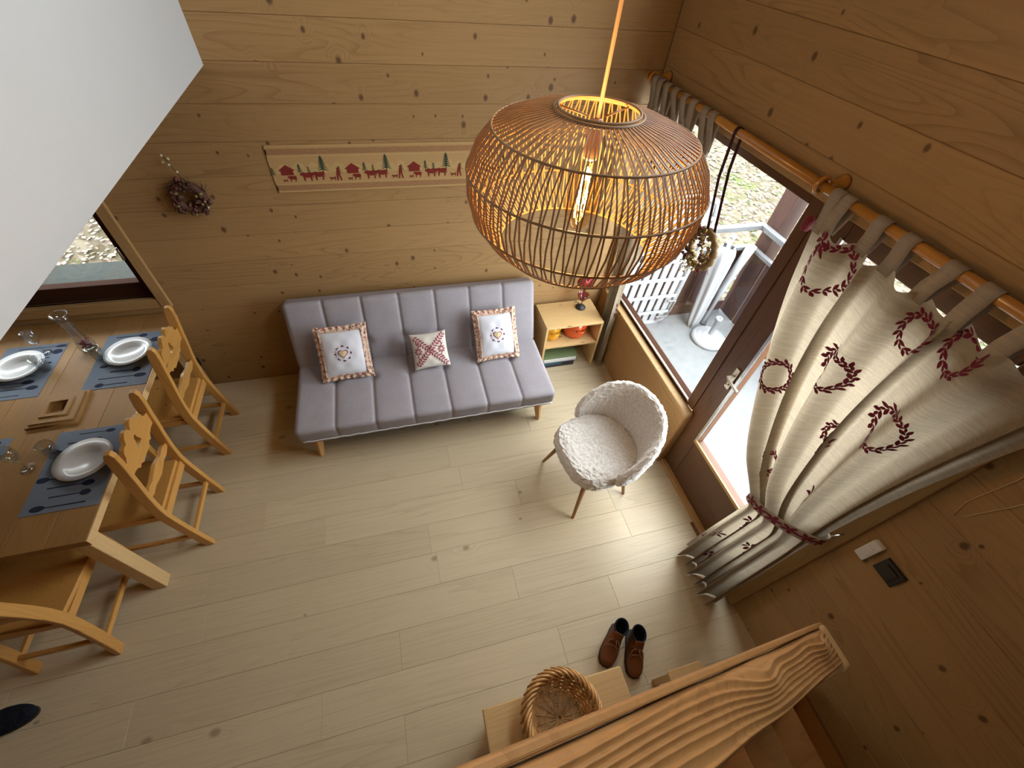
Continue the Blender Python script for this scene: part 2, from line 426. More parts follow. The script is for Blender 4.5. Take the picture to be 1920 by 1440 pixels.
plain('dry_gold', (0.30, 0.21, 0.055), rough=0.7, noise_amt=0.3, noise_scale=80)
plain('dry_straw', (0.20, 0.125, 0.045), rough=0.8, noise_amt=0.35, noise_scale=60)
plain('dry_twig', (0.080, 0.032, 0.018), rough=0.8, noise_amt=0.3)
plain('dry_cream', (0.55, 0.50, 0.36), rough=0.8, noise_amt=0.2)
plain('leaf_green', (0.13, 0.24, 0.045), rough=0.6, noise_amt=0.3)
plain('cane', (0.33, 0.185, 0.078), rough=0.5, noise_amt=0.12, noise_scale=40)
plain('cane_ring', (0.30, 0.17, 0.072), rough=0.55, noise_amt=0.12, noise_scale=40)
plain('wicker', (0.56, 0.31, 0.105), rough=0.45, noise_amt=0.35, noise_scale=35)
plain('wicker_base', (0.52, 0.34, 0.16), rough=0.5, noise_amt=0.3, noise_scale=50)
plain('cord_beige', (0.42, 0.26, 0.16), rough=0.6)
plain('cord_cream', (0.55, 0.40, 0.20), rough=0.7)
plain('paper_white', (0.7, 0.69, 0.66), rough=0.8)
plain('book_blue', (0.03, 0.10, 0.17), rough=0.5)
plain('book_green', (0.16, 0.22, 0.10), rough=0.5)
plain('book_grey', (0.20, 0.20, 0.22), rough=0.5)
plain('book_black', (0.025, 0.025, 0.03), rough=0.5)
thin_glass('window_glass', (0.97, 0.98, 0.98), refl=0.07)
thin_glass('clear_glass', (0.93, 0.95, 0.95), refl=0.22)
thin_glass('pink_glass', (0.80, 0.42, 0.42), refl=0.2)
thin_glass('bulb_glass', (1.0, 0.86, 0.62), refl=0.10)
emit('filament', (1.0, 0.46, 0.09), 300.0)
def fleece():
    m, nt, b = new_mat('fleece'); b.inputs['Roughness'].default_value = 0.95; b.inputs['Specular IOR Level'].default_value = 0.1
    b.inputs['Sheen Weight'].default_value = 0.4
    tc = N(nt, 'ShaderNodeTexCoord'); nz = N(nt, 'ShaderNodeTexNoise', i_Scale=95.0, i_Detail=3.0, i_Distortion=0.8); L(nt, tc.outputs['Object'], nz.inputs['Vector'])
    c = mixc(nt, ramp(nt, nz.outputs['Fac'], 0.3, 0.65), (0.70, 0.64, 0.56), (0.92, 0.89, 0.84)); L(nt, c, b.inputs['Base Color'])
    bp = N(nt, 'ShaderNodeBump', i_Strength=0.8, i_Distance=0.008); L(nt, nz.outputs['Fac'], bp.inputs['Height']); L(nt, bp.outputs[0], b.inputs['Normal'])
fleece()
def litter():
    m, nt, b = new_mat('leaf_litter'); b.inputs['Roughness'].default_value = 0.9; b.inputs['Specular IOR Level'].default_value = 0.1
    tc = N(nt, 'ShaderNodeTexCoord')
    vo = N(nt, 'ShaderNodeTexVoronoi', i_Scale=14.0); L(nt, tc.outputs['Object'], vo.inputs['Vector'])
    sep = N(nt, 'ShaderNodeSeparateColor'); L(nt, vo.outputs['Color'], sep.inputs[0])
    c = mixc(nt, sep.outputs[0], (0.05, 0.04, 0.022), (0.11, 0.09, 0.065))
    nz = N(nt, 'ShaderNodeTexNoise', i_Scale=1.3, i_Detail=4.0); L(nt, tc.outputs['Object'], nz.inputs['Vector'])
    c = mixc(nt, ramp(nt, nz.outputs['Fac'], 0.58, 0.74), c, (0.05, 0.065, 0.015)); L(nt, c, b.inputs['Base Color'])
litter()

# ================================================================== THE ROOM
XL, YF, ZC = -5.2, -4.6, 4.2          # far side of the dining area, wall behind the viewer, roof height
WX = -2.437                           # white upper wall
OPEN_Y0, OPEN_Y1, OPEN_Z = -2.40, -0.06, 2.05   # terrace opening in the side wall
WIN = (-4.60, -3.24, 0.86, 1.98)      # dining window opening (x0,x1,z0,z1)
PITCH = 0.176
HY0, HY1, HZ0, HZ1 = -2.70, -0.40, 3.05, 3.95      # high window over the terrace glazing

def add_planks(parent, mat, n_along, rects, frame, thick=0.014, chamfer=0.0022, key=None, cache={}):
    """rects: (a0,a1,b0,b1) along/height; frame(a,b)->(loc, rotz) of the board's centre"""
    for a0, a1, b0, b1 in rects:
        la, lb = round(a1 - a0, 4), round(b1 - b0, 4)
        if la < 0.01 or lb < 0.01: continue
        kk = (key, la, lb)
        if kk not in cache:
            g = 0.0004; c = chamfer; x = la / 2 - g; z = lb / 2 - g; t = thick
            mb = MB(); vs = []
            # back rectangle y=0 ; shoulder at y=-(t-c) ; face at y=-t
            for (xx, zz, yy) in ((x, z, 0), (x, z, -(t - c)), (x - c, z - c, -t)):
                vs += [(-xx, yy, -zz), (xx, yy, -zz), (xx, yy, zz), (-xx, yy, zz)]
            mb.v = vs
            for r in range(2):
                for k in range(4):
                    k2 = (k + 1) % 4; mb.face([r * 4 + k, r * 4 + k2, r * 4 + 4 + k2, r * 4 + 4 + k])
            mb.face([8, 9, 10, 11])
            cache[kk] = mb.mesh('plank', mat)
        loc, rot = frame((a0 + a1) / 2, (b0 + b1) / 2)
        o = bpy.data.objects.new('plank', cache[kk]); link(o)
        o.location = loc; o.rotation_euler = rot; o.parent = parent

# ---- floor
floor = struct(MB().box(XL, 0.13, YF, 0.14, -0.10, -0.006).build('floor', MAT['backing']))
fw = 0.192
def floor_frame(a, b): return ((a, b, -0.008), (-PI / 2, 0, 0))
rects = []
rng = random.Random(3)
row = 0; y = -1.92 + 10 * fw
while y > -4.2:
    y0 = y - fw
    yy1, yy0 = min(y, 0.0), y0
    if yy1 > -0.001 and y > 0.0: pass
    if yy0 < -0.001:
        x = XL - rng.uniform(0.1, 1.2)
        while x < 0.0:
            x1 = x + 1.28
            a0, a1 = max(x, XL), min(x1, 0.045)
            if a1 - a0 > 0.02: rects.append((a0, a1, yy0, yy1))
            x = x1
    y = y0
add_planks(floor, MAT['oak_floor'], 0, rects, floor_frame, thick=0.008, chamfer=0.0009, key='floor')

# ---- back wall with the dining window opening
wall_back = MB()
wall_back.box(XL, WIN[0], 0.014, 0.14, 0, ZC).box(WIN[1], 0.14, 0.014, 0.14, 0, ZC).box(WIN[0], WIN[1], 0.014, 0.14, 0, WIN[2]).box(WIN[0], WIN[1], 0.014, 0.14, WIN[3], ZC)
wall_back = struct(wall_back.build('wall_back', MAT['backing']))
def back_frame(a, b): return ((a, 0.014, b), (0, 0, 0))
rects = []
k = 0; z = 0.0
while z < ZC:
    z1 = min(0.023 + PITCH * (k + 1), ZC) if k else 0.023 + PITCH
    segs = [(XL, 0.0)]
    if z1 > WIN[2] and z < WIN[3]: segs = [(XL, WIN[0]), (WIN[1], 0.0)]
    for a0, a1 in segs: rects.append((a0, a1, z, z1))
    z = z1; k += 1
rects2 = []
for a0, a1, z0, z1 in rects:
    if z0 < WIN[2] < z1 and a0 == XL and a1 < -4: pass
    rects2.append((a0, a1, z0, z1))
# boards under the sill and over the lintel
below = [r for r in rects2 if r[3] <= WIN[2] + 1e-6 or r[2] >= WIN[3]]
add_planks(wall_back, MAT['pine_wall'], 0, rects2, back_frame, key='wall')
kz = 0.023 + PITCH * 4
add_planks(wall_back, MAT['pine_wall'], 0, [(WIN[0], WIN[1], kz, WIN[2])], back_frame, key='wall')

# ---- side wall with the terrace opening (boards run along y)
wall_right = MB()
wall_right.box(0.014, 0.14, YF, OPEN_Y0, 0, HZ0).box(0.014, 0.14, YF, HY0, HZ0, ZC).box(0.014, 0.14, OPEN_Y1, 0.14, 0, ZC).box(0.014, 0.14, OPEN_Y0, OPEN_Y1, OPEN_Z, HZ0).box(0.014, 0.14, HY1, OPEN_Y1, HZ0, ZC).box(0.014, 0.14, HY0, HY1, HZ1, ZC)
wall_right = struct(wall_right.build('wall_right', MAT['backing']))
def right_frame(a, b): return ((0.014, a, b), (0, 0, -PI / 2))
rects = []; z = 0.0; k = 0
while z < ZC:
    z1 = min(0.050 + PITCH * (k + 1), ZC)
    if z1 <= OPEN_Z: rects += [(YF, OPEN_Y0, z, z1), (OPEN_Y1, 0.0, z, z1)]
    elif z < OPEN_Z: rects += [(YF, OPEN_Y0, z, z1), (OPEN_Y1, 0.0, z, z1), (OPEN_Y0, OPEN_Y1, OPEN_Z, z1)]
    elif z1 <= HZ0 or z >= HZ1: rects.append((YF, 0.0, z, z1))
    else: rects += [(YF, HY0, z, z1), (HY1, 0.0, z, z1)]
    if z < HZ0 < z1: rects.append((HY0, HY1, z, HZ0))
    if z < HZ1 < z1: rects.append((HY0, HY1, HZ1, z1))
    z = z1; k += 1
add_planks(wall_right, MAT['pine_wall'], 0, rects, right_frame, key='wall')

# ---- white upper wall over the dining area, dining ceiling, far wall, wall behind the viewer, roof with a roof window
struct(MB().box(WX - 0.10, WX, YF, 0.0, 2.117, ZC).build('wall_upper_white', MAT['white_paint']))
struct(MB().box(XL, WX - 0.10, YF, 0.0, 2.117, 2.25).build('ceiling_dining', MAT['pine_wall']))
struct(MB().box(XL - 0.1, XL, YF, 0.14, 0, ZC).build('wall_left', MAT['pine_wall']))
struct(MB().box(XL, 0.14, YF - 0.1, YF, 0, ZC).build('wall_front', MAT['pine_wall']))
struct(MB().box(XL, 0.14, YF, 0.14, ZC, ZC + 0.1).build('ceiling', MAT['pine_wall']))
w3 = struct(thing('window_3', None, None, (0.07, -1.9, HZ0)))
MB().box(0.070, 0.075, HY0, HY1, HZ0, HZ1).build('pane', MAT['window_glass'], w3)
for zz in (HZ0, HZ1 - 0.06): MB().box(0.04, 0.11, HY0, HY1, zz, zz + 0.06).build('frame_rail', MAT['dark_stain_level'], w3)
for yy in (HY0, (HY0 + HY1) / 2 - 0.03, HY1 - 0.06): MB().box(0.04, 0.11, yy, yy + 0.06, HZ0 + 0.06, HZ1 - 0.06).build('frame_stile', MAT['dark_stain'], w3)

# ---- dining window: trim, dark sash, pane
w1 = struct(thing('window_1', None, None, (WIN[1], 0.0, WIN[2]))); 
sx0, sx1, sz0, sz1 = WIN
MB().box(sx1 - 0.055, sx1, 0.03, 0.09, sz0, sz1).build('sash_stile', MAT['sash_dark'], w1, bevel=0.004)
MB().box(sx0, sx0 + 0.055, 0.03, 0.09, sz0, sz1).build('sash_stile', MAT['sash_dark'], w1, bevel=0.004)
MB().box(sx0 + 0.055, sx1 - 0.055, 0.03, 0.09, sz0, sz0 + 0.105).build('sash_rail', MAT['sash_dark'], w1, bevel=0.004)
MB().box(sx0 + 0.055, sx1 - 0.055, 0.03, 0.09, sz1 - 0.06, sz1).build('sash_rail', MAT['sash_dark'], w1, bevel=0.004)
MB().box(sx0 + 0.05, sx1 - 0.05, 0.058, 0.063, sz0 + 0.1, sz1 - 0.055).build('pane', MAT['window_glass'], w1)
MB().box(sx0 + 0.055, sx1 - 0.055, 0.10, 0.36, sz0 + 0.03, sz0 + 0.07).build('outer_sill', MAT['sill_stone'], w1, bevel=0.004)
MB().box(sx1 + 0.0, sx1 + 0.062, -0.022, 0.0, sz0 - 0.07, sz1 + 0.06).build('casing', MAT['pine_trim_upright'], w1, bevel=0.004)
MB().box(sx0 - 0.06, sx0, -0.022, 0.0, sz0 - 0.07, sz1 + 0.06).build('casing', MAT['pine_trim_upright'], w1, bevel=0.004)
MB().box(sx0, sx1, -0.018, 0.03, sz0 - 0.07, sz0).build('casing', MAT['pine_trim'], w1, bevel=0.004)
MB().box(sx0, sx1, -0.018, 0.03, sz1, sz1 + 0.06).build('casing', MAT['pine_trim'], w1, bevel=0.004)
MB().tube([(sx1 - 0.03, 0.028, 1.22), (sx1 - 0.03, 0.0, 1.22), (sx1 - 0.03, -0.005, 1.15)], 0.009, 8).build('window_handle', MAT['steel'], w1)

# ---- terrace glazing: fixed window over a low panel
w2 = struct(thing('window_2', None, None, (0, -0.7, 0)))
MB().box(0.055, 0.115, -1.40, -1.33, 0.60, OPEN_Z).build('frame_stile', MAT['dark_stain'], w2, bevel=0.004)
MB().box(0.055, 0.115, -0.14, OPEN_Y1, 0.60, OPEN_Z).build('frame_stile', MAT['dark_stain'], w2, bevel=0.004)
MB().box(0.055, 0.115, -1.33, -0.14, 0.565, 0.625).build('frame_rail', MAT['sash_dark'], w2, bevel=0.004)
MB().box(0.055, 0.115, -1.33, -0.14, 1.97, OPEN_Z).build('frame_rail', MAT['dark_stain_level'], w2, bevel=0.004)
MB().box(0.050, 0.060, -1.345, -0.13, 0.622, 0.634).build('glazing_bead', MAT['steel'], w2)
MB().box(0.083, 0.088, -1.34, -0.13, 0.62, 1.98).build('pane', MAT['window_glass'], w2)
lp = struct(thing('wall_low_panel', None, None, (0, -0.7, 0)))
MB().box(0.0, 0.13, -1.425, OPEN_Y1, 0.0, 0.56).build('panel', MAT['low_panel'], lp, bevel=0.006)
MB().box(-0.006, 0.058, -1.430, OPEN_Y1, 0.56, 0.598).build('cap', MAT['pine_trim'], lp, bevel=0.008)
# ---- terrace door leaf
d1 = struct(thing('door_1', None, None, (0.08, -1.9, 0)))
MB().box(0.06, 0.12, -1.56, -1.40, 0.03, OPEN_Z - 0.02).build('stile', MAT['dark_stain'], d1, bevel=0.006)
MB().box(0.06, 0.12, OPEN_Y0 + 0.01, OPEN_Y0 + 0.13, 0.03, OPEN_Z - 0.02).build('stile', MAT['dark_stain'], d1, bevel=0.006)
MB().box(0.06, 0.12, OPEN_Y0 + 0.13, -1.56, 0.03, 0.455).build('bottom_rail', MAT['dark_stain_level'], d1, bevel=0.006)
MB().box(0.06, 0.12, OPEN_Y0 + 0.13, -1.56, 1.93, OPEN_Z - 0.02).build('top_rail', MAT['dark_stain_level'], d1, bevel=0.006)
MB().box(0.052, 0.064, OPEN_Y0 + 0.13, -1.548, 0.445, 0.470).build('glazing_bead', MAT['pine_trim'], d1, bevel=0.002)
MB().box(0.052, 0.064, -1.563, -1.548, 0.47, 1.94).build('glazing_bead', MAT['steel'], d1)
MB().box(0.085, 0.090, OPEN_Y0 + 0.12, -1.55, 0.45, 1.94).build('pane', MAT['window_glass'], d1)
hd = MB().box(0.050, 0.060, -1.532, -1.500, 0.96, 1.12).build('handle_plate', MAT['brass_handle'], d1, bevel=0.004)
MB().tube([(0.055, -1.516, 1.065), (0.012, -1.516, 1.065), (0.006, -1.53, 1.062), (0.006, -1.60, 1.055), (0.012, -1.615, 1.05)], 0.009, 8).build('lever', MAT['brass_handle'], hd)
MB().tube([(0.052, -1.516, 0.99), (0.032, -1.516, 0.99)], 0.007, 8).build('key_knob', MAT['brass_handle'], hd)
t1 = MB().box(0.030, 0.115, OPEN_Y0, -1.425, -0.004, 0.030).build('trim_1', MAT['low_panel'], None, bevel=0.004); struct(t1)
t2 = MB().box(-0.024, 0.0, OPEN_Y0 - 0.055, OPEN_Y0 + 0.018, 0.0, 2.10).build('trim_2', MAT['pine_trim_upright'], None, bevel=0.005); struct(t2)
t3 = MB().box(-0.024, 0.0, OPEN_Y0 + 0.018, OPEN_Y1, OPEN_Z - 0.012, OPEN_Z + 0.05).build('trim_3', MAT['pine_trim'], None, bevel=0.005); struct(t3)
t4 = MB().box(0.0, 0.13, OPEN_Y0 - 0.001, OPEN_Y0 + 0.010, 0.03, OPEN_Z).build('trim_4', MAT['pine_trim_upright'], None); struct(t4)

# ================================================================== OUTSIDE
MB().box(0.14, 1.62, -3.2, 0.40, -0.16, -0.02).build('terrace_slab', MAT['concrete'])['kind'] = 'structure'
def gz(x, y):
    d = max(0.0, math.hypot(max(x - 1.5, 0), max(y - 0.2, 0)))
    hill = max(0.0, y - 1.0) * (0.62 if x < -1 else max(0.06, 0.62 - 0.16 * (x + 1)))      # leafy slope, steepened to block low sky from the dining window
    return -0.75 + 0.06 * d + hill + 0.10 * noise.noise((x * 0.5, y * 0.5, 0))
g = MB().surf(70, 70, lambda u, v: (-14 + 36 * u, -6 + 26 * v, gz(-14 + 36 * u, -6 + 26 * v) - (6.0 if (-14 + 36 * u < 0.3 and -6 + 26 * v < 0.2) else 0)))
go = g.build('garden_ground', MAT['leaf_litter']); go['kind'] = 'structure'
lm = []
for nm, c in (('fallen_leaf_tan', (0.19, 0.16, 0.11)), ('fallen_leaf_pink', (0.17, 0.10, 0.078)), ('fallen_leaf_pale', (0.24, 0.22, 0.18)), ('fallen_leaf_green', (0.05, 0.072, 0.015))):
    lm.append(plain(nm, c, rough=0.9, spec=0.1))
rl = random.Random(11); lv = []; lf = []; li = []
def add_leaf(x, y, s):
    z = gz(x, y) + rl.uniform(0.005, 0.03); a = rl.uniform(0, 2 * PI); t = rl.uniform(-0.5, 0.5); q = rl.uniform(-0.5, 0.5)
    b = len(lv); ca, sa = math.cos(a), math.sin(a)
    for (p, r) in ((-1, 0), (-0.2, 0.5), (0.5, 0.42), (1, 0), (0.5, -0.42), (-0.2, -0.5)):
        lv.append((x + s * (p * ca - r * sa), y + s * (p * sa + r * ca), z + s * (p * t + r * q) * 0.6))
    lf.append(tuple(range(b, b + 6))); k = rl.random(); li.append(0 if k < 0.42 else 1 if k < 0.62 else 2 if k < 0.9 else 3)
for i in range(20000):
    x = 1.95 + 11 * rl.random() ** 0.9; y = -1.0 + 11.5 * rl.random()
    add_leaf(x, y, rl.uniform(0.025, 0.05))
for i in range(20000):
    x = -8.0 + 6.5 * rl.random(); y = 0.35 + 6.0 * rl.random()
    add_leaf(x, y, rl.uniform(0.018, 0.036))
me = bpy.data.meshes.new('fallen_leaves'); me.from_pydata(lv, [], lf)
for m_ in lm: me.materials.append(m_)
me.polygons.foreach_set('material_index', li); me.update()
fo = bpy.data.objects.new('fallen_leaves', me); link(fo)
tag(fo, 'dry autumn leaves lying thickly on the garden slope', 'leaves', kind='stuff')

MB().box(-5.6, -2.3, 0.14, 1.25, 2.32, 2.42).build('added_sky_block', MAT['terrace_brown'])['kind'] = 'structure'  # added unseen overhang that keeps high sky light out of the dining window
# terrace railing: end section along x at y=0.22, long section along y at x=1.55
RY, RX, RZ = 0.20, 1.60, 0.93
rail = thing('terrace_railing', 'grey top rails over dark brown boards around the terrace corner', 'railing', (RX, RY, -0.02))
MB().bar((0.2, RY, RZ), (RX + 0.03, RY, RZ), 0.06, 0.045).build('top_rail', MAT['grey_metal'], rail, bevel=0.004)
MB().bar((RX, RY - 0.03, RZ), (RX, -3.1, RZ), 0.06, 0.045).build('top_rail', MAT['grey_metal'], rail, bevel=0.004)
MB().bar((0.2, RY, RZ - 0.21), (RX + 0.03, RY, RZ - 0.21), 0.05, 0.035).build('mid_rail', MAT['grey_metal'], rail, bevel=0.004)
MB().bar((RX, RY - 0.03, RZ - 0.21), (RX, -3.1, RZ - 0.21), 0.05, 0.035).build('mid_rail', MAT['grey_metal'], rail, bevel=0.004)
for i in range(7):
    MB().box(0.22 + 0.195 * i, 0.22 + 0.195 * i + 0.178, RY + 0.02, RY + 0.045, -0.02, RZ - 0.24).build('board', MAT['terrace_brown_upright'], rail, bevel=0.003)
for i in range(16):
    MB().box(RX + 0.02, RX + 0.045, RY - 0.05 - 0.195 * i - 0.165, RY - 0.05 - 0.195 * i, -0.02, RZ - 0.24).build('board', MAT['terrace_brown_upright'], rail, bevel=0.003)
MB().box(0.2, RX, RY - 0.03, RY + 0.02, -0.02, 0.10).build('kick_board', MAT['terrace_brown'], rail, bevel=0.004)
for px_, py_, lab in ((RX + 0.15, 0.16, 'brown square timber post beside the corner of the terrace railing'), (RX + 0.16, -0.14, 'reddish timber post standing behind the long terrace railing')):
    o = MB().box(px_ - 0.08, px_ + 0.08, py_ - 0.08, py_ + 0.08, -0.9, 3.0).build('timber_post', MAT['terrace_brown_upright'], None, bevel=0.008)
    tag(o, lab, 'post')

# umbrella base with furled parasol
ub = thing('parasol_stand', 'round white plastic parasol stand with a short tube', 'parasol stand', (1.20, -0.24, -0.02))
MB().lathe([(0.0, 0), (0.165, 0), (0.172, 0.012), (0.168, 0.035), (0.14, 0.05), (0.13, 0.05), (0.125, 0.058), (0.09, 0.066), (0.085, 0.066), (0.08, 0.074), (0.04, 0.08), (0.03, 0.08), (0.0, 0.08)], 40, closed_ends=False).build('weight', MAT['white_plastic'], ub, world=False)
MB().lathe([(0.026, 0.07), (0.022, 0.25), (0.032, 0.25), (0.032, 0.28), (0.016, 0.28), (0.016, 0.2)], 20, closed_ends=False).build('tube', MAT['white_plastic'], ub, world=False)
pu = thing('furled_parasol', 'furled white parasol leaning on the brown railing boards', 'parasol', (1.14, -0.02, -0.02))
def fur(u, v):
    a = 2 * PI * u; r = smooth_interp(v, [(0, 0.035), (0.1, 0.055), (0.6, 0.075), (0.92, 0.085), (1, 0.05)]) * (1 + 0.16 * math.cos(6 * a + 2 * v))
    c = Vector((lerp(0, 0.05, v), lerp(0, 0.08, v), lerp(0.0, 0.86, v)))
    return c + Vector((r * math.cos(a), r * math.sin(a), 0))
MB().surf(48, 20, fur, True).build('canopy', MAT['white_plastic'], pu, world=False)
MB().tube([(0.0, 0.0, 0.0), (0.055, 0.09, 0.95)], 0.019, 10).build('pole', MAT['white_plastic'], pu, world=False)
MB().blob((0.055, 0.09, 0.95), 0.03, 10, 6).build('finial', MAT['white_plastic'], pu, world=False)
po = tag(MB().tube([(1.28, -0.02, -0.02), (1.42, 0.10, 0.30), (1.53, 0.13, 0.78)], [0.032, 0.036, 0.045], 12).build('parasol_sleeve', MAT['white_plastic']), 'slim white sleeve propped beside the furled parasol', 'sleeve')

# white plastic sun lounger stood on end against the house
lo = thing('sun_lounger', 'white plastic slatted sun lounger stood on end beside the window', 'sun lounger', (0.62, 0.02, -0.02))
def lp_(s, h, d=0.0): return (0.24 + 0.0 + s, 0.10 - 0.06 * (h / 1.3) - d, -0.02 + h)     # s across, h along, d out of its face
MB().tube([lp_(0.10, 0.015), lp_(0.03, 0.05), lp_(0.0, 0.15), lp_(0.0, 1.15), lp_(0.04, 1.29), lp_(0.16, 1.34)], 0.025, 8).build('side_rail', MAT['white_plastic'], lo)
MB().tube([lp_(0.52, 0.015), lp_(0.60, 0.05), lp_(0.64, 0.15), lp_(0.64, 1.15), lp_(0.60, 1.29), lp_(0.48, 1.34)], 0.025, 8).build('side_rail', MAT['white_plastic'], lo)
MB().tube([lp_(0.08, 0.015), lp_(0.55, 0.015)], 0.025, 8).build('end_rail', MAT['white_plastic'], lo)
MB().tube([lp_(0.15, 1.34), lp_(0.49, 1.34)], 0.025, 8).build('end_rail', MAT['white_plastic'], lo)
for i in range(7):
    s = 0.06 + 0.085 * i
    MB().bar(lp_(s, 0.03, 0.0), lp_(s, 1.30, 0.0), 0.06, 0.012, up=(0, 1, 0)).build('slat', MAT['white_plastic'], lo, bevel=0.003)
for h in (0.16, 0.36, 0.56, 0.76, 0.96, 1.16):
    MB().bar(lp_(0.02, h, 0.02), lp_(0.62, h, 0.02), 0.012, 0.03).build('cross_rib', MAT['white_plastic'], lo)
MB().tube([lp_(0.50, 0.10, 0.03), lp_(0.62, 0.10, 0.03), lp_(0.64, 0.30, 0.03), lp_(0.55, 0.30, 0.03)], 0.010, 6).build('foot_bracket', MAT['white_plastic'], lo)

def rnd_rect(w, h, r, n=5):
    out = []
    for cx, cy, a0 in ((w / 2 - r, h / 2 - r, 0), (-w / 2 + r, h / 2 - r, PI / 2), (-w / 2 + r, -h / 2 + r, PI), (w / 2 - r, -h / 2 + r, 3 * PI / 2)):
        for i in range(n + 1):
            a = a0 + PI / 2 * i / n; out.append((cx + r * math.cos(a), cy + r * math.sin(a)))
    return out

# ================================================================== SOFA AND CUSHIONS
SX0, SX1 = -2.50, -0.695
sofa = thing('sofa', 'grey tufted fabric sofa bed with short pale wooden legs', 'sofa', (-1.60, -0.6, 0))
NCOL = 7
def seam_dip(x):
    t = (x - SX0) / (SX1 - SX0) * NCOL
    d = abs(t - round(t)) / NCOL * (SX1 - SX0)
    if round(t) in (0, NCOL): return 0.0
    return math.exp(-(d / 0.009) ** 2) + 0.22 * math.exp(-(d / 0.04) ** 2)
def tuft(x, w, w0):
    t = (x - SX0) / (SX1 - SX0) * NCOL
    if round(t) in (0, NCOL): return 0.0
    d = abs(t - round(t)) / NCOL * (SX1 - SX0)
    return math.exp(-((d / 0.035) ** 2 + ((w - w0) / 0.03) ** 2))
def pad_section(w, prof):       # closed profile of (y,z) sampled by arc length
    return prof
def pad(name, corners, w_top, dips, mat, tuft_w):
    """corners: profile polygon (y,z), rounded; extruded along x with stitched columns"""
    # resample profile
    pts = []
    n = len(corners); per = []
    for i in range(n):
        a = Vector(corners[i]); b = Vector(corners[(i + 1) % n]); c = Vector(corners[i - 1]); r = 0.035
        p0 = a + (c - a).normalized() * r; p1 = a + (b - a).normalized() * r
        for k in range(7):
            t = k / 6; pts.append(p0 * (1 - t) ** 2 + a * 2 * t * (1 - t) + p1 * t * t)
        q = b + (a - b).normalized() * r
        m = max(2, int((q - p1).length / 0.018))
        for k in range(1, m): pts.append(p1.lerp(q, k / m))
    cen = sum(pts, Vector((0, 0))) / len(pts)
    np_ = len(pts)
    nx = 252
    mb = MB()
    norms = []
    for i in range(np_):
        d = (pts[(i + 1) % np_] - pts[i - 1]).normalized(); nn = Vector((d.y, -d.x))
        if nn.dot(pts[i] - cen) < 0: nn = -nn
        norms.append(nn)
    def fn(u, v):
        i = int(round(u * np_)) % np_; x = lerp(SX0, SX1, v)
        p = pts[i]; nn = norms[i]
        e = min(x - SX0, SX1 - x); shrink = 0.022 * (1 - min(1.0, e / 0.03)) ** 2
        face = w_top(p)
        d = 0.0
        if face > 0:
            t = (x - SX0) / (SX1 - SX0) * NCOL; ft = t - math.floor(t)
            d = face * (0.005 * (1 - (2 * ft - 1) ** 4) - 0.008 * seam_dip(x) - 0.020 * sum(tuft(x, p[tuft_w[0]], q) for q in tuft_w[1]))
        d -= shrink
        return (x, p[0] + nn[0] * d, p[1] + nn[1] * d)
    mb.surf(np_, nx, fn, True)
    b = len(mb.v) - np_
    mb.face([i for i in range(np_)][::-1], False); mb.face([b + i for i in range(np_)], False)
    return mb
seat_c = [(-0.895, 0.215), (-0.30, 0.215), (-0.30, 0.385), (-0.915, 0.375)]
seat = pad('seat', seat_c, lambda p: 1.0 if p[1] > 0.345 else (0.6 if p[0] < -0.87 else 0.0), None, MAT['sofa_grey'], (0, (-0.50,))).build('seat', MAT['sofa_grey'], sofa)
back_c = [(-0.335, 0.36), (-0.16, 0.32), (-0.03, 0.785), (-0.155, 0.825)]
back = pad('back', back_c, lambda p: 1.0 if p[0] < -0.335 + (p[1] - 0.36) * 0.39 + 0.03 else 0.0, None, MAT['sofa_grey'], (1, (0.52,))).build('backrest', MAT['sofa_grey'], sofa)
st = MB().tube([(lerp(SX0 + 0.03, SX1 - 0.02, i / 60), -0.913 + 0.002 * math.sin(i * 1.7), 0.268 + 0.002 * math.sin(i * 2.3)) for i in range(61)], 0.0045, 6)
st.build('piping', MAT['piping_grey'], seat)
MB().box(SX0 + 0.06, SX1 - 0.06, -0.84, -0.34, 0.17, 0.225).build('base_frame', MAT['black_plastic'], sofa)
for lx_, ly, dx, dy in ((SX0 + 0.10, -0.83, -0.02, -0.02), (SX1 - 0.10, -0.83, 0.02, -0.02), (SX0 + 0.10, -0.30, -0.02, 0.02), (SX1 - 0.10, -0.30, 0.02, 0.02)):
    MB().bar((lx_, ly, 0.21), (lx_ + dx, ly + dy, 0.0), 0.055, 0.055, w2=0.03, h2=0.03).build('leg', MAT['beech_leg'], sofa, bevel=0.005)

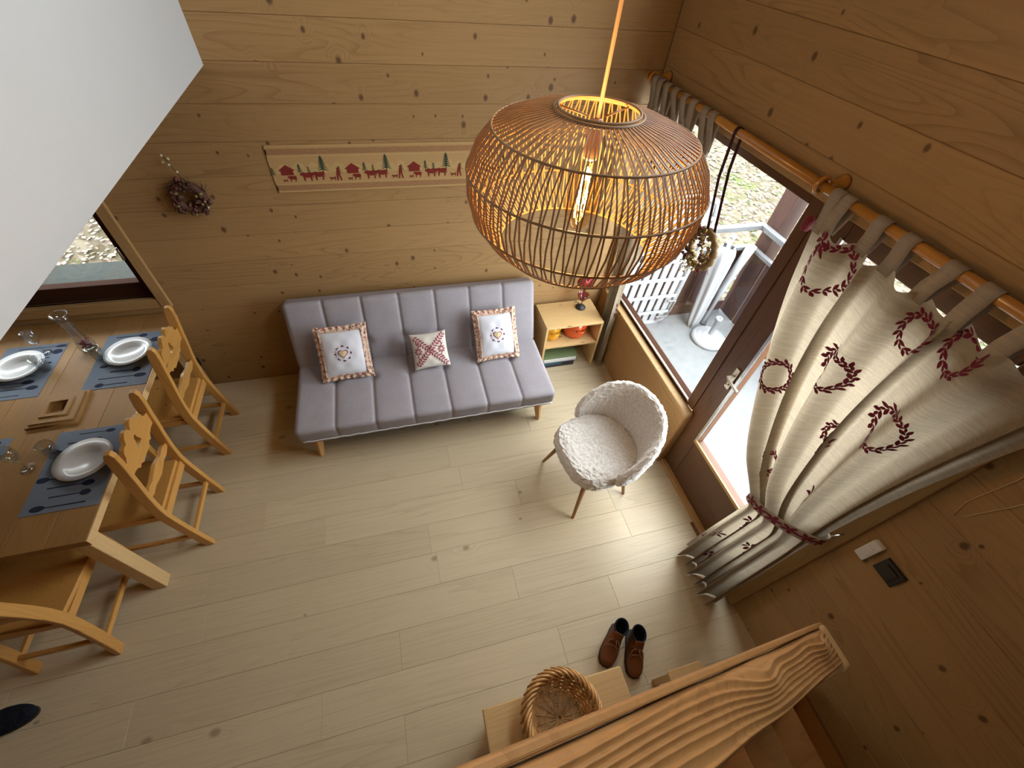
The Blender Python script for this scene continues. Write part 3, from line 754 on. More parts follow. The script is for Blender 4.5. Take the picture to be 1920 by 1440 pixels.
def cushion(name, label, c, u_dir, v_dir, w, h, t, mat, ruffle=0.0, grp=None):
    """c centre, u across, v up the face; returns the thing and a function mapping face coords to a surface point"""
    u = Vector(u_dir).normalized(); n = u.cross(Vector(v_dir)).normalized(); v = n.cross(u).normalized()
    c = Vector(c); rng = random.Random(len(label)); ph = rng.uniform(0, 6)
    root = thing(name, label, 'cushion', tuple(c), 0, grp)
    def pt(a, b, side):
        # a,b in -1..1
        pin = 1 - 0.06 * (1 - a * a) * abs(b) ** 3 * 1.0 ; pin2 = 1 - 0.06 * (1 - b * b) * abs(a) ** 3
        th = t * ((1 - a * a) ** 0.5 * (1 - b * b) ** 0.5) ** 0.75 if abs(a) < 1 and abs(b) < 1 else 0.0
        wr = 0.004 * math.sin(9 * a + ph) * math.sin(7 * b + ph) * (1 - a * a) * (1 - b * b)
        return c + u * (a * w / 2 * pin2) + v * (b * h / 2 * pin) + n * (side * (th + wr))
    mb = MB()
    f = lambda q: math.sin((q * 2 - 1) * PI / 2)
    mb.surf(28, 28, lambda p, q: pt(f(p), f(q), 1)); mb.surf(28, 28, lambda p, q: pt(f(p), f(q), -1))
    body = mb.build('cover', mat, root)
    if ruffle:
        rb = MB(); nn = 160
        def edge(s):
            k = s * 4; i = int(k) % 4; x = (k - int(k)) * 2 - 1
            return [(x, -1), (1, x), (-x, 1), (-1, -x)][i]
        def rf(p, q):
            a, b = edge(p % 1.0); base = pt(a * 0.995, b * 0.995, 1); base = c + u * (a * w / 2) * (1 - 0.05 * (1 - b * b)) + v * (b * h / 2) * (1 - 0.05 * (1 - a * a))
            m = max(abs(a), abs(b)); da, db = (a, b)
            out = u * (a * ruffle if abs(a) > 0.999 else a * ruffle * 0.9) + v * (b * ruffle if abs(b) > 0.999 else b * ruffle * 0.9)
            return base * 1.0 + out * (q * 1.35 - 0.35) + n * (0.006 * math.sin(p * 4 * 46 + ph) * q + (0.028 if q < 0.3 else 0.0) * (1 - q))
        rb.surf(nn * 2, 3, rf, False)
        rb.build('ruffle', MAT['ruffle_floral'], root, solid=0.004)
    return root, pt, (c, u, v, n, w, h)
def on_cushion(root, pt, fr, polys, mat, name):
    c, u, v, n, w, h = fr; mb = MB()
    for poly in polys:
        b = len(mb.v); k = len(poly)
        ca = sum(p[0] for p in poly) / k; cb = sum(p[1] for p in poly) / k
        mb.v.append(tuple(pt(ca / (w / 2), cb / (h / 2), 1) + n * 0.0022))
        for a, q in poly: mb.v.append(tuple(pt(a / (w / 2), q / (h / 2), 1) + n * 0.0018))
        for i in range(k): mb.face([b, b + 1 + i, b + 1 + (i + 1) % k])
    o = mb.build(name, mat, root)
    if len(polys) > 1: o['kind'] = 'stuff'
    return o
def leaf_poly(x, y, ang, l, wd):
    out = []
    for p, r in ((0, 0), (0.25, 0.75), (0.55, 1.0), (0.8, 0.6), (1, 0), (0.8, -0.6), (0.55, -1.0), (0.25, -0.75)):
        out.append((x + l * p * math.cos(ang) - wd / 2 * r * math.sin(ang), y + l * p * math.sin(ang) + wd / 2 * r * math.cos(ang)))
    return out
def disc_poly(x, y, r, n=8): return [(x + r * math.cos(2 * PI * i / n), y + r * math.sin(2 * PI * i / n)) for i in range(n)]
def heart_pts(s, n=24):
    out = []
    for i in range(n):
        t = 2 * PI * i / n
        out.append((s * 16 * math.sin(t) ** 3 / 16, s * (13 * math.cos(t) - 5 * math.cos(2 * t) - 2 * math.cos(3 * t) - math.cos(4 * t)) / 16))
    return out
for (cx, w, lab, dz, ddx) in ((-2.145, 0.36, 'white cushion with a floral ruffle and heart at the sofa end by the wreath', 0.0, 0.02), (-1.045, 0.345, 'white cushion with a floral ruffle and heart at the sofa end by the shelf', 0.0, 0.0)):
    root, pt, fr = cushion('cushion', lab, (cx, -0.405 + 0.0, 0.555), (1, 0.02, 0.0), (ddx, 0.225, 0.29), w - 0.06, 0.335, 0.055, MAT['cushion_white'], ruffle=0.028, grp='ruffled cushions on the sofa')
    h1 = heart_pts(0.034)
    on_cushion(root, pt, fr, [h1], MAT['print_rose'], 'heart_print')
    cc = on_cushion(root, pt, fr, [heart_pts(0.027)], MAT['print_cream'], 'heart_print')
    for v_ in cc.data.vertices: v_.co += fr[3] * 0.0012
    lv_ = []
    for i in range(16):
        a = 2 * PI * i / 16 + 0.2; lv_.append(leaf_poly(0.046 * math.cos(a), 0.046 * math.sin(a), a + (1.0 if i % 2 else -1.0), 0.018, 0.009))
    on_cushion(root, pt, fr, lv_, MAT['print_purple'], 'leaf_print')
    on_cushion(root, pt, fr, [disc_poly(0.052 * math.cos(2 * PI * i / 9), 0.052 * math.sin(2 * PI * i / 9), 0.004, 6) for i in range(9)], MAT['print_rose'], 'berry_print')
root, pt, fr = cushion('cushion', 'small linen cushion with crossed dark red leaf garlands', (-1.552, -0.435, 0.505), (1, 0.0, 0.05), (0.0, 0.20, 0.22), 0.265, 0.265, 0.05, MAT['cushion_linen'])
pl = []
for sgn in (1, -1):
    for i in range(17):
        s = -0.165 + 0.33 * i / 16
        x, y_ = s * 0.72, s * 0.72 * sgn
        a = math.atan2(sgn, 1)
        if abs(x) > 0.118: continue
        pl.append(leaf_poly(x, y_, a + 0.9, 0.030, 0.013)); pl.append(leaf_poly(x, y_, a - 0.9, 0.030, 0.013))
    pl.append([(-0.118, -0.118 * sgn - 0.002), (0.118, 0.118 * sgn - 0.002), (0.118, 0.118 * sgn + 0.002), (-0.118, -0.118 * sgn + 0.002)])
for cx in (-0.085, 0.085):
    for k in range(8):
        a = 2 * PI * k / 8; pl.append(leaf_poly(cx + 0.008 * math.cos(a), 0.008 * math.sin(a), a, 0.024, 0.012))
    for k in (-1, 1):
        for q in range(3): pl.append(leaf_poly(cx, k * (0.03 + 0.01 * q), k * PI / 2 + (q - 1) * 0.8, 0.022, 0.010))
on_cushion(root, pt, fr, pl, MAT['print_rose'], 'leaf_print')

# ================================================================== WALL HANGING AND WREATH ON THE BACK WALL
TX0, TX1, TZ0, TZ1 = -2.302, -0.86, 1.508, 1.765
tap = thing('wall_hanging', 'long woven wall hanging with fir trees, chalets and cows in a row', 'tapestry', (TX0, -0.002, TZ0))
MB().box(TX0, TX1, -0.0045, -0.0015, TZ0, TZ1).build('cloth', MAT['tapestry_cloth'], tap)
def flat(polys, mat, name, y0=-0.0055, y1=-0.0042):
    mb = MB()
    for p in polys: mb.prism(p, lambda a, b, t: (a, t, b), y0, y1)
    return mb.build(name, mat, tap)
def rectp(x0, x1, z0, z1): return [(x0, z0), (x1, z0), (x1, z1), (x0, z1)]
flat([rectp(TX0, TX1, TZ1 - 0.048, TZ1 - 0.018), rectp(TX0, TX1, TZ0 + 0.012, TZ0 + 0.042)], MAT['tapestry_band'], 'patterned_band')['kind'] = 'stuff'
flat([rectp(TX0, TX1, TZ1 - 0.008, TZ1 - 0.002), rectp(TX0, TX1, TZ1 - 0.060, TZ1 - 0.054), rectp(TX0, TX1, TZ0 + 0.002, TZ0 + 0.008), rectp(TX0, TX1, TZ0 + 0.046, TZ0 + 0.051), rectp(TX0, TX0 + 0.006, TZ0, TZ1)], MAT['tapestry_light'], 'stitched_line')['kind'] = 'stuff'
hills = []
xx = TX0 + 0.03; rh = random.Random(5)
while xx < TX1 - 0.05:
    wv = rh.uniform(0.05, 0.09); hh = rh.uniform(0.012, 0.028)
    hills.append([(xx, 1.640), (xx + wv, 1.640), (xx + wv * 0.8, 1.640 + hh), (xx + wv * 0.45, 1.642 + hh * 1.2), (xx + wv * 0.2, 1.640 + hh * 0.8)]); xx += wv
hills.append(rectp(TX0 + 0.02, TX1, 1.615, 1.641))
flat(hills, MAT['tapestry_light'], 'hill_print', -0.0052, -0.0042)['kind'] = 'stuff'
def fir(x, z, s, tiers=5):
    out = [rectp(x - 0.05 * s, x + 0.05 * s, z - 0.3 * s, z + 0.2 * s)]
    for k in range(tiers):
        q = k / tiers; w = 0.60 * (1 - q * 0.8) * s
        zz = z + q * 1.25 * s; out.append([(x - w, zz - 0.06 * s), (x, zz + 0.08 * s), (x + w, zz - 0.08 * s), (x + 0.10 * s, zz + 0.20 * s), (x + 0.04 * s, zz + 0.34 * s), (x - 0.04 * s, zz + 0.34 * s), (x - 0.10 * s, zz + 0.20 * s)])
    return out
def cow(x, z, s):
    P = [(-.5, .62), (-.44, .70), (-.36, .66), (-.25, .74), (.0, .68), (.42, .72), (.52, .62), (.54, .25), (.49, .25), (.47, .45), (.42, .38), (.40, .0), (.30, .0), (.29, .32), (.12, .26), (-.12, .30), (-.16, .0), (-.25, .0), (-.28, .36), (-.40, .46), (-.52, .50)]
    return [[(x + a * s, z + b * s) for a, b in P]]
def man(x, z, s):
    P = [(-.10, 0), (-.03, .45), (.0, .35), (.10, 0), (.20, .0), (.10, .5), (.10, .78), (.07, .84), (.09, .96), (.0, 1.02), (-.09, .96), (-.07, .84), (-.12, .76), (-.16, .5), (-.20, 0.0)]
    return [[(x + a * s, z + b * s) for a, b in P]]
def dog(x, z, s):
    P = [(-.5, .45), (-.42, .62), (-.3, .5), (.3, .5), (.5, .75), (.42, .4), (.38, 0), (.28, 0), (.25, .28), (-.2, .26), (-.24, 0), (-.33, 0), (-.34, .3)]
    return [[(x + a * s, z + b * s) for a, b in P]]
def chalet(x, z, s):
    return [[(x - .62 * s, z + .35 * s), (x - .45 * s, z + .33 * s), (x - .45 * s, z), (x + .45 * s, z), (x + .45 * s, z + .33 * s), (x + .62 * s, z + .35 * s), (x, z + .78 * s)]]
reds, greens = [], []
for k in range(4):
    bx_ = -2.222 + 0.356 * k
    reds += [('chalet_print', chalet(bx_, 1.607, 0.072)), ('cow_print', cow(bx_ + 0.018, 1.570, 0.045)), ('dog_print', dog(bx_ - 0.020, 1.568, 0.026)), ('cow_print', cow(bx_ + 0.098, 1.572, 0.066)), ('cow_print', cow(bx_ + 0.162, 1.574, 0.066))]
    reds += [('dog_print', dog(bx_ + 0.238, 1.569, 0.036)), ('herdsman_print', man(bx_ + 0.274, 1.568, 0.074))]
    greens += [('fir_print', fir(bx_ - 0.075, 1.612, 0.030, 4)), ('fir_print', fir(bx_ + 0.068, 1.622, 0.034, 5)), ('fir_print', fir(bx_ + 0.116, 1.617, 0.027, 4)), ('fir_print', fir(bx_ + 0.194, 1.628, 0.058, 6))]
for nm, ps in reds:
    if max(q[0] for p in ps for q in p) < TX1: flat(ps, MAT['tapestry_red'], nm, -0.0062, -0.0045)
for nm, ps in greens:
    if max(q[0] for p in ps for q in p) < TX1: flat(ps, MAT['tapestry_green'], nm, -0.0060, -0.0045)['kind'] = 'stuff'

def wreath_bits(root, c, R, plane, seed, mats, n, size, tubes=0.012):
    """plane(a) -> unit offset vectors of the ring at angle a"""
    rng = random.Random(seed); c = Vector(c)
    ring = [c + plane(2 * PI * i / 40) * R for i in range(40)]
    for name, mat, cnt, s, sp in mats:
        mb = MB()
        for i in range(cnt):
            a = rng.uniform(0, 2 * PI); p = c + plane(a) * (R + rng.uniform(-sp, sp)) + Vector((rng.uniform(-sp, sp), rng.uniform(-sp, 0) if abs(plane(0).y) < 0.1 else rng.uniform(-sp, sp), rng.uniform(-sp, sp)))
            mb.blob(p, s * rng.uniform(0.6, 1.2), 6, 4, (rng.uniform(.6, 1.3), rng.uniform(.6, 1.3), rng.uniform(.6, 1.3)), 0.3)
        mb.build(name, mat, root)['kind'] = 'stuff'
    return ring
wz = (-2.755, -0.03, 1.515)
wr = thing('dried_wreath', 'small dark dried-flower wreath hung on the plank wall', 'wreath', wz)
pl_xz = lambda a: Vector((math.cos(a), 0, math.sin(a)))
ring = [Vector(wz) + pl_xz(2 * PI * i / 40) * 0.068 for i in range(40)]
MB().tube(ring, 0.022, 8, closed=True).build('twig_ring', MAT['dry_twig'], wr)
mb = MB(); rr = random.Random(4)
for i in range(60):
    a = rr.uniform(0, 2 * PI); p = Vector(wz) + pl_xz(a) * rr.uniform(0.05, 0.09); q = p + pl_xz(a + rr.uniform(0.6, 1.6)) * rr.uniform(0.03, 0.06) + Vector((0, -rr.uniform(0, 0.02), 0))
    mb.tube([p, q], 0.0016, 4)
mb.build('loose_twig', MAT['dry_twig'], wr)['kind'] = 'stuff'
wreath_bits(wr, wz, 0.07, pl_xz, 3, [('berry', MAT['dry_twig'], 46, 0.013, 0.02), ('dried_flower', MAT['berry_dark'], 20, 0.012, 0.022), ('gold_flower', MAT['dry_gold'], 14, 0.012, 0.022), ('white_flower', MAT['dry_cream'], 9, 0.0065, 0.028)], 0, 0)
MB().tube([(-2.745, -0.02, 1.585), (-2.755, -0.03, 1.64), (-2.772, -0.028, 1.70), (-2.79, -0.02, 1.735)], 0.002, 5).build('hanging_sprig', MAT['dry_twig'], wr)
mb = MB()
for p in ((-2.79, -0.025, 1.735), (-2.765, -0.03, 1.72), (-2.775, -0.03, 1.69), (-2.80, -0.02, 1.70), (-2.752, -0.035, 1.655)): mb.blob(p, 0.007, 6, 4)
mb.build('white_flower', MAT['dry_cream'], wr)['kind'] = 'stuff'
o = MB().box(-3.30, -3.245, -0.032, -0.0, 0.235, 0.305).build('socket', MAT['black_plastic'], None, bevel=0.006)
tag(o, 'small black wall socket low on the plank wall behind the chairs', 'socket')

# ================================================================== SHELF UNIT IN THE CORNER
BX0, BX1, BY0, BY1, BZ = -0.612, -0.112, -0.358, -0.045, 0.50
su = thing('shelf_unit', 'low open pine shelf unit in the corner beside the sofa', 'shelf', ((BX0 + BX1) / 2, -0.2, 0))
MB().box(BX0, BX1, BY0, BY1, BZ - 0.019, BZ).build('top', MAT['box_pine'], su, bevel=0.003)
MB().box(BX0, BX0 + 0.019, BY0 + 0.002, BY1, 0.0, BZ - 0.019).build('side_panel', MAT['box_pine'], su, bevel=0.002)
MB().box(BX1 - 0.019, BX1, BY0 + 0.002, BY1, 0.0, BZ - 0.019).build('side_panel', MAT['box_pine'], su, bevel=0.002)
MB().box(BX0 + 0.019, BX1 - 0.019, BY0 + 0.004, BY1, 0.262, 0.280).build('shelf', MAT['box_pine'], su, bevel=0.002)
MB().box(BX0 + 0.019, BX1 - 0.019, BY1 - 0.008, BY1, 0.28, BZ - 0.019).build('back_panel', MAT['box_pine'], su)
def pot(label, c, r, h, mat):
    p = thing('cooking_pot', label, 'pot', c, PI / 2)
    MB().lathe([(0, 0), (r * .82, 0), (r * .95, h * .12), (r, h * .4), (r * .99, h * .8), (r * 1.04, h * .82), (r * 1.04, h * .87), (r * .97, h * .87)], 36, closed_ends=False).build('body', mat, p, world=False)
    ld = MB().lathe([(r * 1.05, h * .88), (r * 1.05, h * .93), (r * .86, h * 1.02), (r * .84, h * 1.05), (r * .45, h * 1.13), (0, h * 1.15)], 36, closed_ends=False).build('lid', mat, p, world=False)
    MB().lathe([(0.008, h * 1.13), (0.008, h * 1.22), (0.018, h * 1.24), (0.018, h * 1.30), (0, h * 1.32)], 16, closed_ends=False).build('knob', MAT['black_plastic'] if 'orange' not in label else mat, ld, world=False)
    for s in (-1, 1):
        MB().tube([(s * r * .97, -0.03, h * .72), (s * (r + .022), -0.026, h * .74), (s * (r + .028), 0, h * .74), (s * (r + .022), 0.026, h * .74), (s * r * .97, 0.03, h * .72)], 0.007, 8).build('handle', mat, p, world=False)
pot('glossy yellow enamel pot with lid on the pine shelf', (-0.503, -0.212, 0.2805), 0.080, 0.130, MAT['enamel_yellow'])
pot('glossy orange enamel pot with lid on the pine shelf', (-0.285, -0.205, 0.2805), 0.103, 0.140, MAT['enamel_orange'])
def book(label, x0, x1, y0, y1, z, t, mat):
    b = thing('book', label, 'book', ((x0 + x1) / 2, (y0 + y1) / 2, z), 0, 'books lying under the shelf')
    MB().box(x0, x1, y0, y1, z, z + 0.003).build('cover', mat, b); MB().box(x0, x1, y0, y1, z + t - 0.003, z + t).build('cover', mat, b)
    MB().box(x0 + 0.004, x1 - 0.004, y0 + 0.0, y0 + 0.004, z + 0.003, z + t - 0.003).build('spine', mat, b)
    MB().box(x0 + 0.005, x1 - 0.005, y0 + 0.005, y1 - 0.005, z + 0.003, z + t - 0.003).build('pages', MAT['paper_white'], b)
book('black book at the bottom of the flat stack under the shelf', -0.575, -0.28, -0.33, -0.09, 0.0, 0.035, MAT['book_black'])
book('dark blue book in the flat stack under the shelf', -0.580, -0.40, -0.335, -0.10, 0.036, 0.03, MAT['book_blue'])
book('grey book beside the blue one in the flat stack', -0.395, -0.25, -0.32, -0.10, 0.036, 0.028, MAT['book_grey'])
book('pale book under the green one in the flat stack', -0.575, -0.27, -0.335, -0.08, 0.067, 0.025, MAT['paper_white'])
book('green book on top of the flat stack under the shelf', -0.578, -0.26, -0.32, -0.10, 0.093, 0.03, MAT['book_green'])
fg = thing('candle_holder', 'black metal candle holder with pink glass cup and red heart', 'candle holder', (-0.245, -0.145, BZ))
MB().lathe([(0, 0), (0.042, 0), (0.044, 0.006), (0.040, 0.014), (0.012, 0.02), (0.006, 0.03), (0, 0.03)], 24, closed_ends=False).build('base', MAT['black_metal'], fg, world=False)
MB().tube([(0, 0, 0.02), (0.004, 0, 0.07), (0.0, 0, 0.30)], 0.0035, 6).build('stem', MAT['black_metal'], fg, world=False)
MB().tube([(-0.01, 0, 0.02), (-0.03, 0, 0.055), (-0.055, -0.005, 0.075), (-0.07, -0.005, 0.07)], 0.003, 6).build('curl', MAT['black_metal'], fg, world=False)
MB().lathe([(0.004, 0.075), (0.03, 0.09), (0.045, 0.12), (0.048, 0.14), (0.046, 0.14), (0.042, 0.12), (0.028, 0.095), (0, 0.08)], 24, closed_ends=False).build('glass_cup', MAT['pink_glass'], fg, world=False)
hp = heart_pts(0.082, 28)
mb = MB()
b0 = 0
for sgn in (1, -1):
    b = len(mb.v); mb.v.append((0, sgn * 0.030, 0.27)); mb.v += [(a, 0, 0.25 + q) for a, q in hp]
    for i in range(len(hp)): mb.face([b, b + 1 + i, b + 1 + (i + 1) % len(hp)], True)
mb.build('heart', MAT['heart_red'], fg, world=False)

# ================================================================== CURTAIN RODS, BRACKETS, CURTAINS
ROD_X, ROD_Z = -0.10, 2.115
r1 = thing('curtain_rod', 'honey coloured wooden curtain rod over the window and the open door edge', 'curtain rod', (ROD_X, -0.7, ROD_Z), 0, 'curtain rods')
MB().tube([(ROD_X, -0.03, ROD_Z), (ROD_X, -1.46, ROD_Z)], 0.018, 16).build('pole', MAT['rod_wood'], r1)
MB().tube([(ROD_X, -0.014, ROD_Z), (ROD_X, -0.024, ROD_Z), (ROD_X, -0.034, ROD_Z)], [0.010, 0.024, 0.020], 14).build('finial', MAT['rod_wood'], r1)
r2 = thing('curtain_rod', 'honey coloured wooden curtain rod carrying the wide tied-back linen curtain', 'curtain rod', (ROD_X, -2.0, ROD_Z), 0, 'curtain rods')
MB().tube([(ROD_X, -1.465, ROD_Z), (ROD_X, -2.80, ROD_Z)], 0.018, 16).build('pole', MAT['rod_wood'], r2)
MB().tube([(ROD_X, -2.80, ROD_Z), (ROD_X, -2.82, ROD_Z), (ROD_X, -2.85, ROD_Z)], [0.024, 0.028, 0.012], 14).build('finial', MAT['rod_wood'], r2)
for yb, lab in ((-1.462, 'turned wooden rod bracket at the middle of the curtain rods'), (-0.085, 'turned wooden rod bracket close to the corner of the room')):
    br = thing('rod_bracket', lab, 'bracket', (-0.0, yb, ROD_Z))
    MB().tube([(ROD_X + 0.0275 * math.cos(2 * PI * i / 20), yb, ROD_Z + 0.0275 * math.sin(2 * PI * i / 20)) for i in range(20)], 0.0085, 8, closed=True).build('ring', MAT['rod_wood'], br)
    MB().tube([(ROD_X + 0.034, yb, ROD_Z + 0.004), (-0.055, yb, ROD_Z + 0.008), (-0.040, yb, ROD_Z + 0.008), (-0.028, yb, ROD_Z + 0.008), (-0.014, yb, ROD_Z + 0.008), (-0.002, yb, ROD_Z + 0.008)], [0.008, 0.010, 0.016, 0.014, 0.026, 0.030], 14).build('arm', MAT['rod_wood'], br)

def curtain_fn(zt, zb, yL, yR, xc, amp, nf, ph, sag):
    def S(u, v):
        z = lerp(zt, zb, v)
        l = smooth_interp(-z, [(-a, b) for a, b in yL]); r = smooth_interp(-z, [(-a, b) for a, b in yR])
        c = smooth_interp(-z, [(-a, b) for a, b in xc]); A = smooth_interp(-z, [(-a, b) for a, b in amp])
        w = u + 0.030 * math.sin(2 * PI * u * 3 + 1.0)
        t = 2 * PI * nf * w + ph
        f = math.sin(t) + 0.30 * math.sin(2.0 * t + 1.3 + 1.5 * v) + 0.22 * math.sin(0.53 * t + 2.2)
        y = lerp(l, r, u) + 0.35 * A * math.sin(t + 1.1)
        z2 = z - sag * (1 - v) ** 6 * (0.5 + 0.5 * math.cos(2 * PI * u * 7))
        return Vector((c + A * f, y, z2))
    return S
def build_curtain(name, label, S, nu, nv, tab_ys, tab_us, loc):
    root = thing(name, label, 'curtain', loc, 0, 'linen tab-top curtains')
    root_cloth = MB().surf(nu, nv, S).build('cloth', MAT['linen'], root)
    for ty, tu in zip(tab_ys, tab_us):
        p = S(tu, 0.0); w = 0.052
        path = [(p.x, p.y, p.z - 0.03), (p.x - 0.002, lerp(p.y, ty, 0.3), p.z + 0.03), (ROD_X - 0.0225, ty, ROD_Z - 0.01)]
        for k in range(7):
            a = PI - PI * k / 6; path.append((ROD_X + 0.0225 * math.cos(a), ty, ROD_Z + 0.0225 * math.sin(a)))
        path += [(ROD_X + 0.022, lerp(p.y, ty, 0.7), ROD_Z - 0.03), (p.x + 0.012, p.y, p.z - 0.02)]
        mb = MB(); n = len(path) - 1
        def tf(u, v, path=path, n=n, w=w):
            k = v * n; i = min(int(k), n - 1); q = Vector(path[i]).lerp(Vector(path[i + 1]), k - i)
            return q + Vector((0, (u - 0.5) * w, 0))
        mb.surf(2, n, tf).build('tab', MAT['linen_tab'], root, solid=0.002)
    return root
def print_on(root, S, polys, u0, v0, name='leaf_print', rot=0.0, off=0.0035):
    """leaf shapes in metres laid on the cloth around (u0,v0)"""
    e = 1e-3; du = (S(u0 + 0.04, v0) - S(u0 - 0.04, v0)).length / 0.08; dv = (S(u0, v0 + e) - S(u0, v0 - e)).length / (2 * e)
    arc = 0
    for i in range(10): arc += (S(u0 - 0.05 + 0.01 * i, v0) - S(u0 - 0.04 + 0.01 * i, v0)).length
    du = 0.5 * du + 0.5 * arc / 0.1
    mb = MB(); c, s = math.cos(rot), math.sin(rot)
    def q(a, b):
        a, b = a * c - b * s, a * s + b * c
        u, v = u0 + a / du, v0 - b / dv
        u = min(max(u, 0.0), 1.0); v = min(max(v, 0.001), 0.999)
        P = S(u, v); n = (S(u + e, v) - S(u - e, v)).cross(S(u, v + e) - S(u, v - e))
        n.normalize()
        if n.x > 0: n = -n
        return tuple(P + n * off)
    for poly in polys:
        b = len(mb.v); k = len(poly)
        mb.v.append(q(sum(p[0] for p in poly) / k, sum(p[1] for p in poly) / k)); mb.v += [q(*p) for p in poly]
        for i in range(k): mb.face([b, b + 1 + i, b + 1 + (i + 1) % k])
    o = mb.build(name, MAT['print_red'], root); o['kind'] = 'stuff'
    return o
def wreath_polys(R, n=9, L_=0.052, W=0.024, gap=0.0):
    out = []
    for i in range(n):
        a = 2 * PI * i / n + gap; x, y = R * math.cos(a), R * math.sin(a); t = a + PI / 2
        out += [leaf_poly(x, y, t + 0.55, L_, W), leaf_poly(x, y, t - 0.75, L_ * 0.85, W), leaf_poly(x + 0.012 * math.cos(t), y + 0.012 * math.sin(t), t, L_ * 0.7, W * 0.7)]
    return out
def sprig_polys(n=5, L_=0.055, W=0.022): return [leaf_poly(0.006 * math.cos(2 * PI * i / n), 0.006 * math.sin(2 * PI * i / n), 2 * PI * i / n + 0.4, L_, W) for i in range(n)]

S2 = curtain_fn(2.03, 0.015,
    [(2.03, -1.535), (1.75, -1.585), (1.50, -1.665), (1.25, -1.785), (1.03, -1.925), (0.90, -2.07), (0.83, -2.12), (0.70, -2.115), (0.35, -2.085), (0.0, -2.06)],
    [(2.03, -2.50), (1.5, -2.44), (1.0, -2.415), (0.5, -2.42), (0.0, -2.425)],
    [(2.03, -0.118), (1.5, -0.110), (1.03, -0.115), (0.87, -0.125), (0.5, -0.135), (0.0, -0.145)],
    [(2.03, 0.018), (1.75, 0.034), (1.4, 0.042), (1.03, 0.038), (0.87, 0.028), (0.5, 0.036), (0.0, 0.042)], 6, 0.6, 0.030)
tabs = [-1.555, -1.60, -1.755, -1.865, -2.02, -2.13, -2.27, -2.40, -2.49]
c2 = build_curtain('curtain', 'wide linen curtain with dark red leaf wreaths tied back beside the door', S2, 260, 120, tabs, [0.02, 0.075, 0.22, 0.34, 0.49, 0.62, 0.75, 0.88, 0.97], (ROD_X, -2.0, 0.0))
# tie-back band
def band(u, v):
    a = 2 * PI * u; ry, rx = 0.168, 0.066
    y = -2.265 + ry * math.cos(a); x = -0.105 + rx * math.sin(a) - 0.012
    zc = lerp(0.845, 1.06, (-2.10 - y) / 0.34)
    return Vector((x, y, zc + (v - 0.5) * 0.062))
bd = MB().surf(72, 4, band, True).build('tie_back', MAT['linen_tab'], c2, solid=0.003)
mb = MB()
for i in range(7):
    u0 = 0.54 + 0.41 * i / 6
    for k in range(5):
        poly = leaf_poly(0, 0, 2 * PI * k / 5 + i, 0.034, 0.015)
        b = len(mb.v); pts_ = []
        for a_, b_ in [(0.0, 0.0)] + poly:
            p = band(u0 + a_ / 0.78, min(max(0.5 + b_ / 0.062, 0.02), 0.98)); cdir = Vector((p.x + 0.117, (p.y + 2.265) * 0.16, 0)).normalized(); pts_.append(tuple(p + cdir * 0.004))
        mb.v += pts_; n = len(poly)
        for j in range(n): mb.face([b, b + 1 + j, b + 1 + (j + 1) % n])
mb.build('leaf_print', MAT['print_red'], bd)['kind'] = 'stuff'
PRINTS2 = []
S1 = curtain_fn(1.985, 0.015,
    [(1.985, -0.06), (1.5, -0.10), (1.0, -0.19), (0.6, -0.235), (0.0, -0.255)],
    [(1.985, -0.75), (1.85, -0.73), (1.5, -0.60), (1.2, -0.47), (0.95, -0.385), (0.6, -0.375), (0.0, -0.385)],
    [(1.985, -0.085), (1.5, -0.075), (1.0, -0.060), (0.6, -0.056), (0.0, -0.056)],
    [(1.985, 0.014), (1.5, 0.022), (1.0, 0.020), (0.6, 0.018), (0.0, 0.018)], 5, 1.1, 0.025)
c1 = build_curtain('curtain', 'narrow linen curtain with red leaf prints gathered in the corner behind the shelf', S1, 160, 90, [-0.13, -0.19, -0.27, -0.36, -0.46, -0.55, -0.66, -0.73], [0.03, 0.16, 0.30, 0.44, 0.58, 0.70, 0.86, 0.96], (-0.08, -0.4, 0.0))
for u0, v0, R in ((0.12, 0.06, 0.05), (0.40, 0.10, 0.075), (0.68, 0.06, 0.05), (0.9, 0.70, 0.06)): print_on(c1, S1, wreath_polys(R, 7, 0.045, 0.02), u0, v0)
for u0, v0, R, rot in ((0.16, 0.055, 0.088, 0.3), (0.16, 0.30, 0.070, 0.0), (0.43, 0.19, 0.072, 0.8), (0.75, 0.20, 0.078, 0.2), (0.70, 0.03, 0.060, 0.0), (0.56, 0.05, 0.06, 0.5), (0.29, 0.48, 0.055, 1.0), (0.585, 0.31, 0.055, 0.0)):
    print_on(c2, S2, wreath_polys(R, 16 if R > 0.065 else 12, 0.034, 0.0135), u0, v0, rot=rot)
for u0, v0 in ((0.71, 0.44), (0.04, 0.88), (0.17, 0.79), (0.33, 0.90), (0.56, 0.72), (0.09, 0.02), (0.24, 0.66)): print_on(c2, S2, sprig_polys(6, 0.048, 0.02), u0, v0)
hk = tag(MB().tube([(-0.026, -2.428, 1.075), (-0.05, -2.428, 1.08), (-0.065, -2.425, 1.072), (-0.062, -2.42, 1.05), (-0.05, -2.42, 1.052)], 0.0035, 6).build('curtain_hook', MAT['steel']), 'small metal hook holding the curtain tie on the door trim', 'hook')
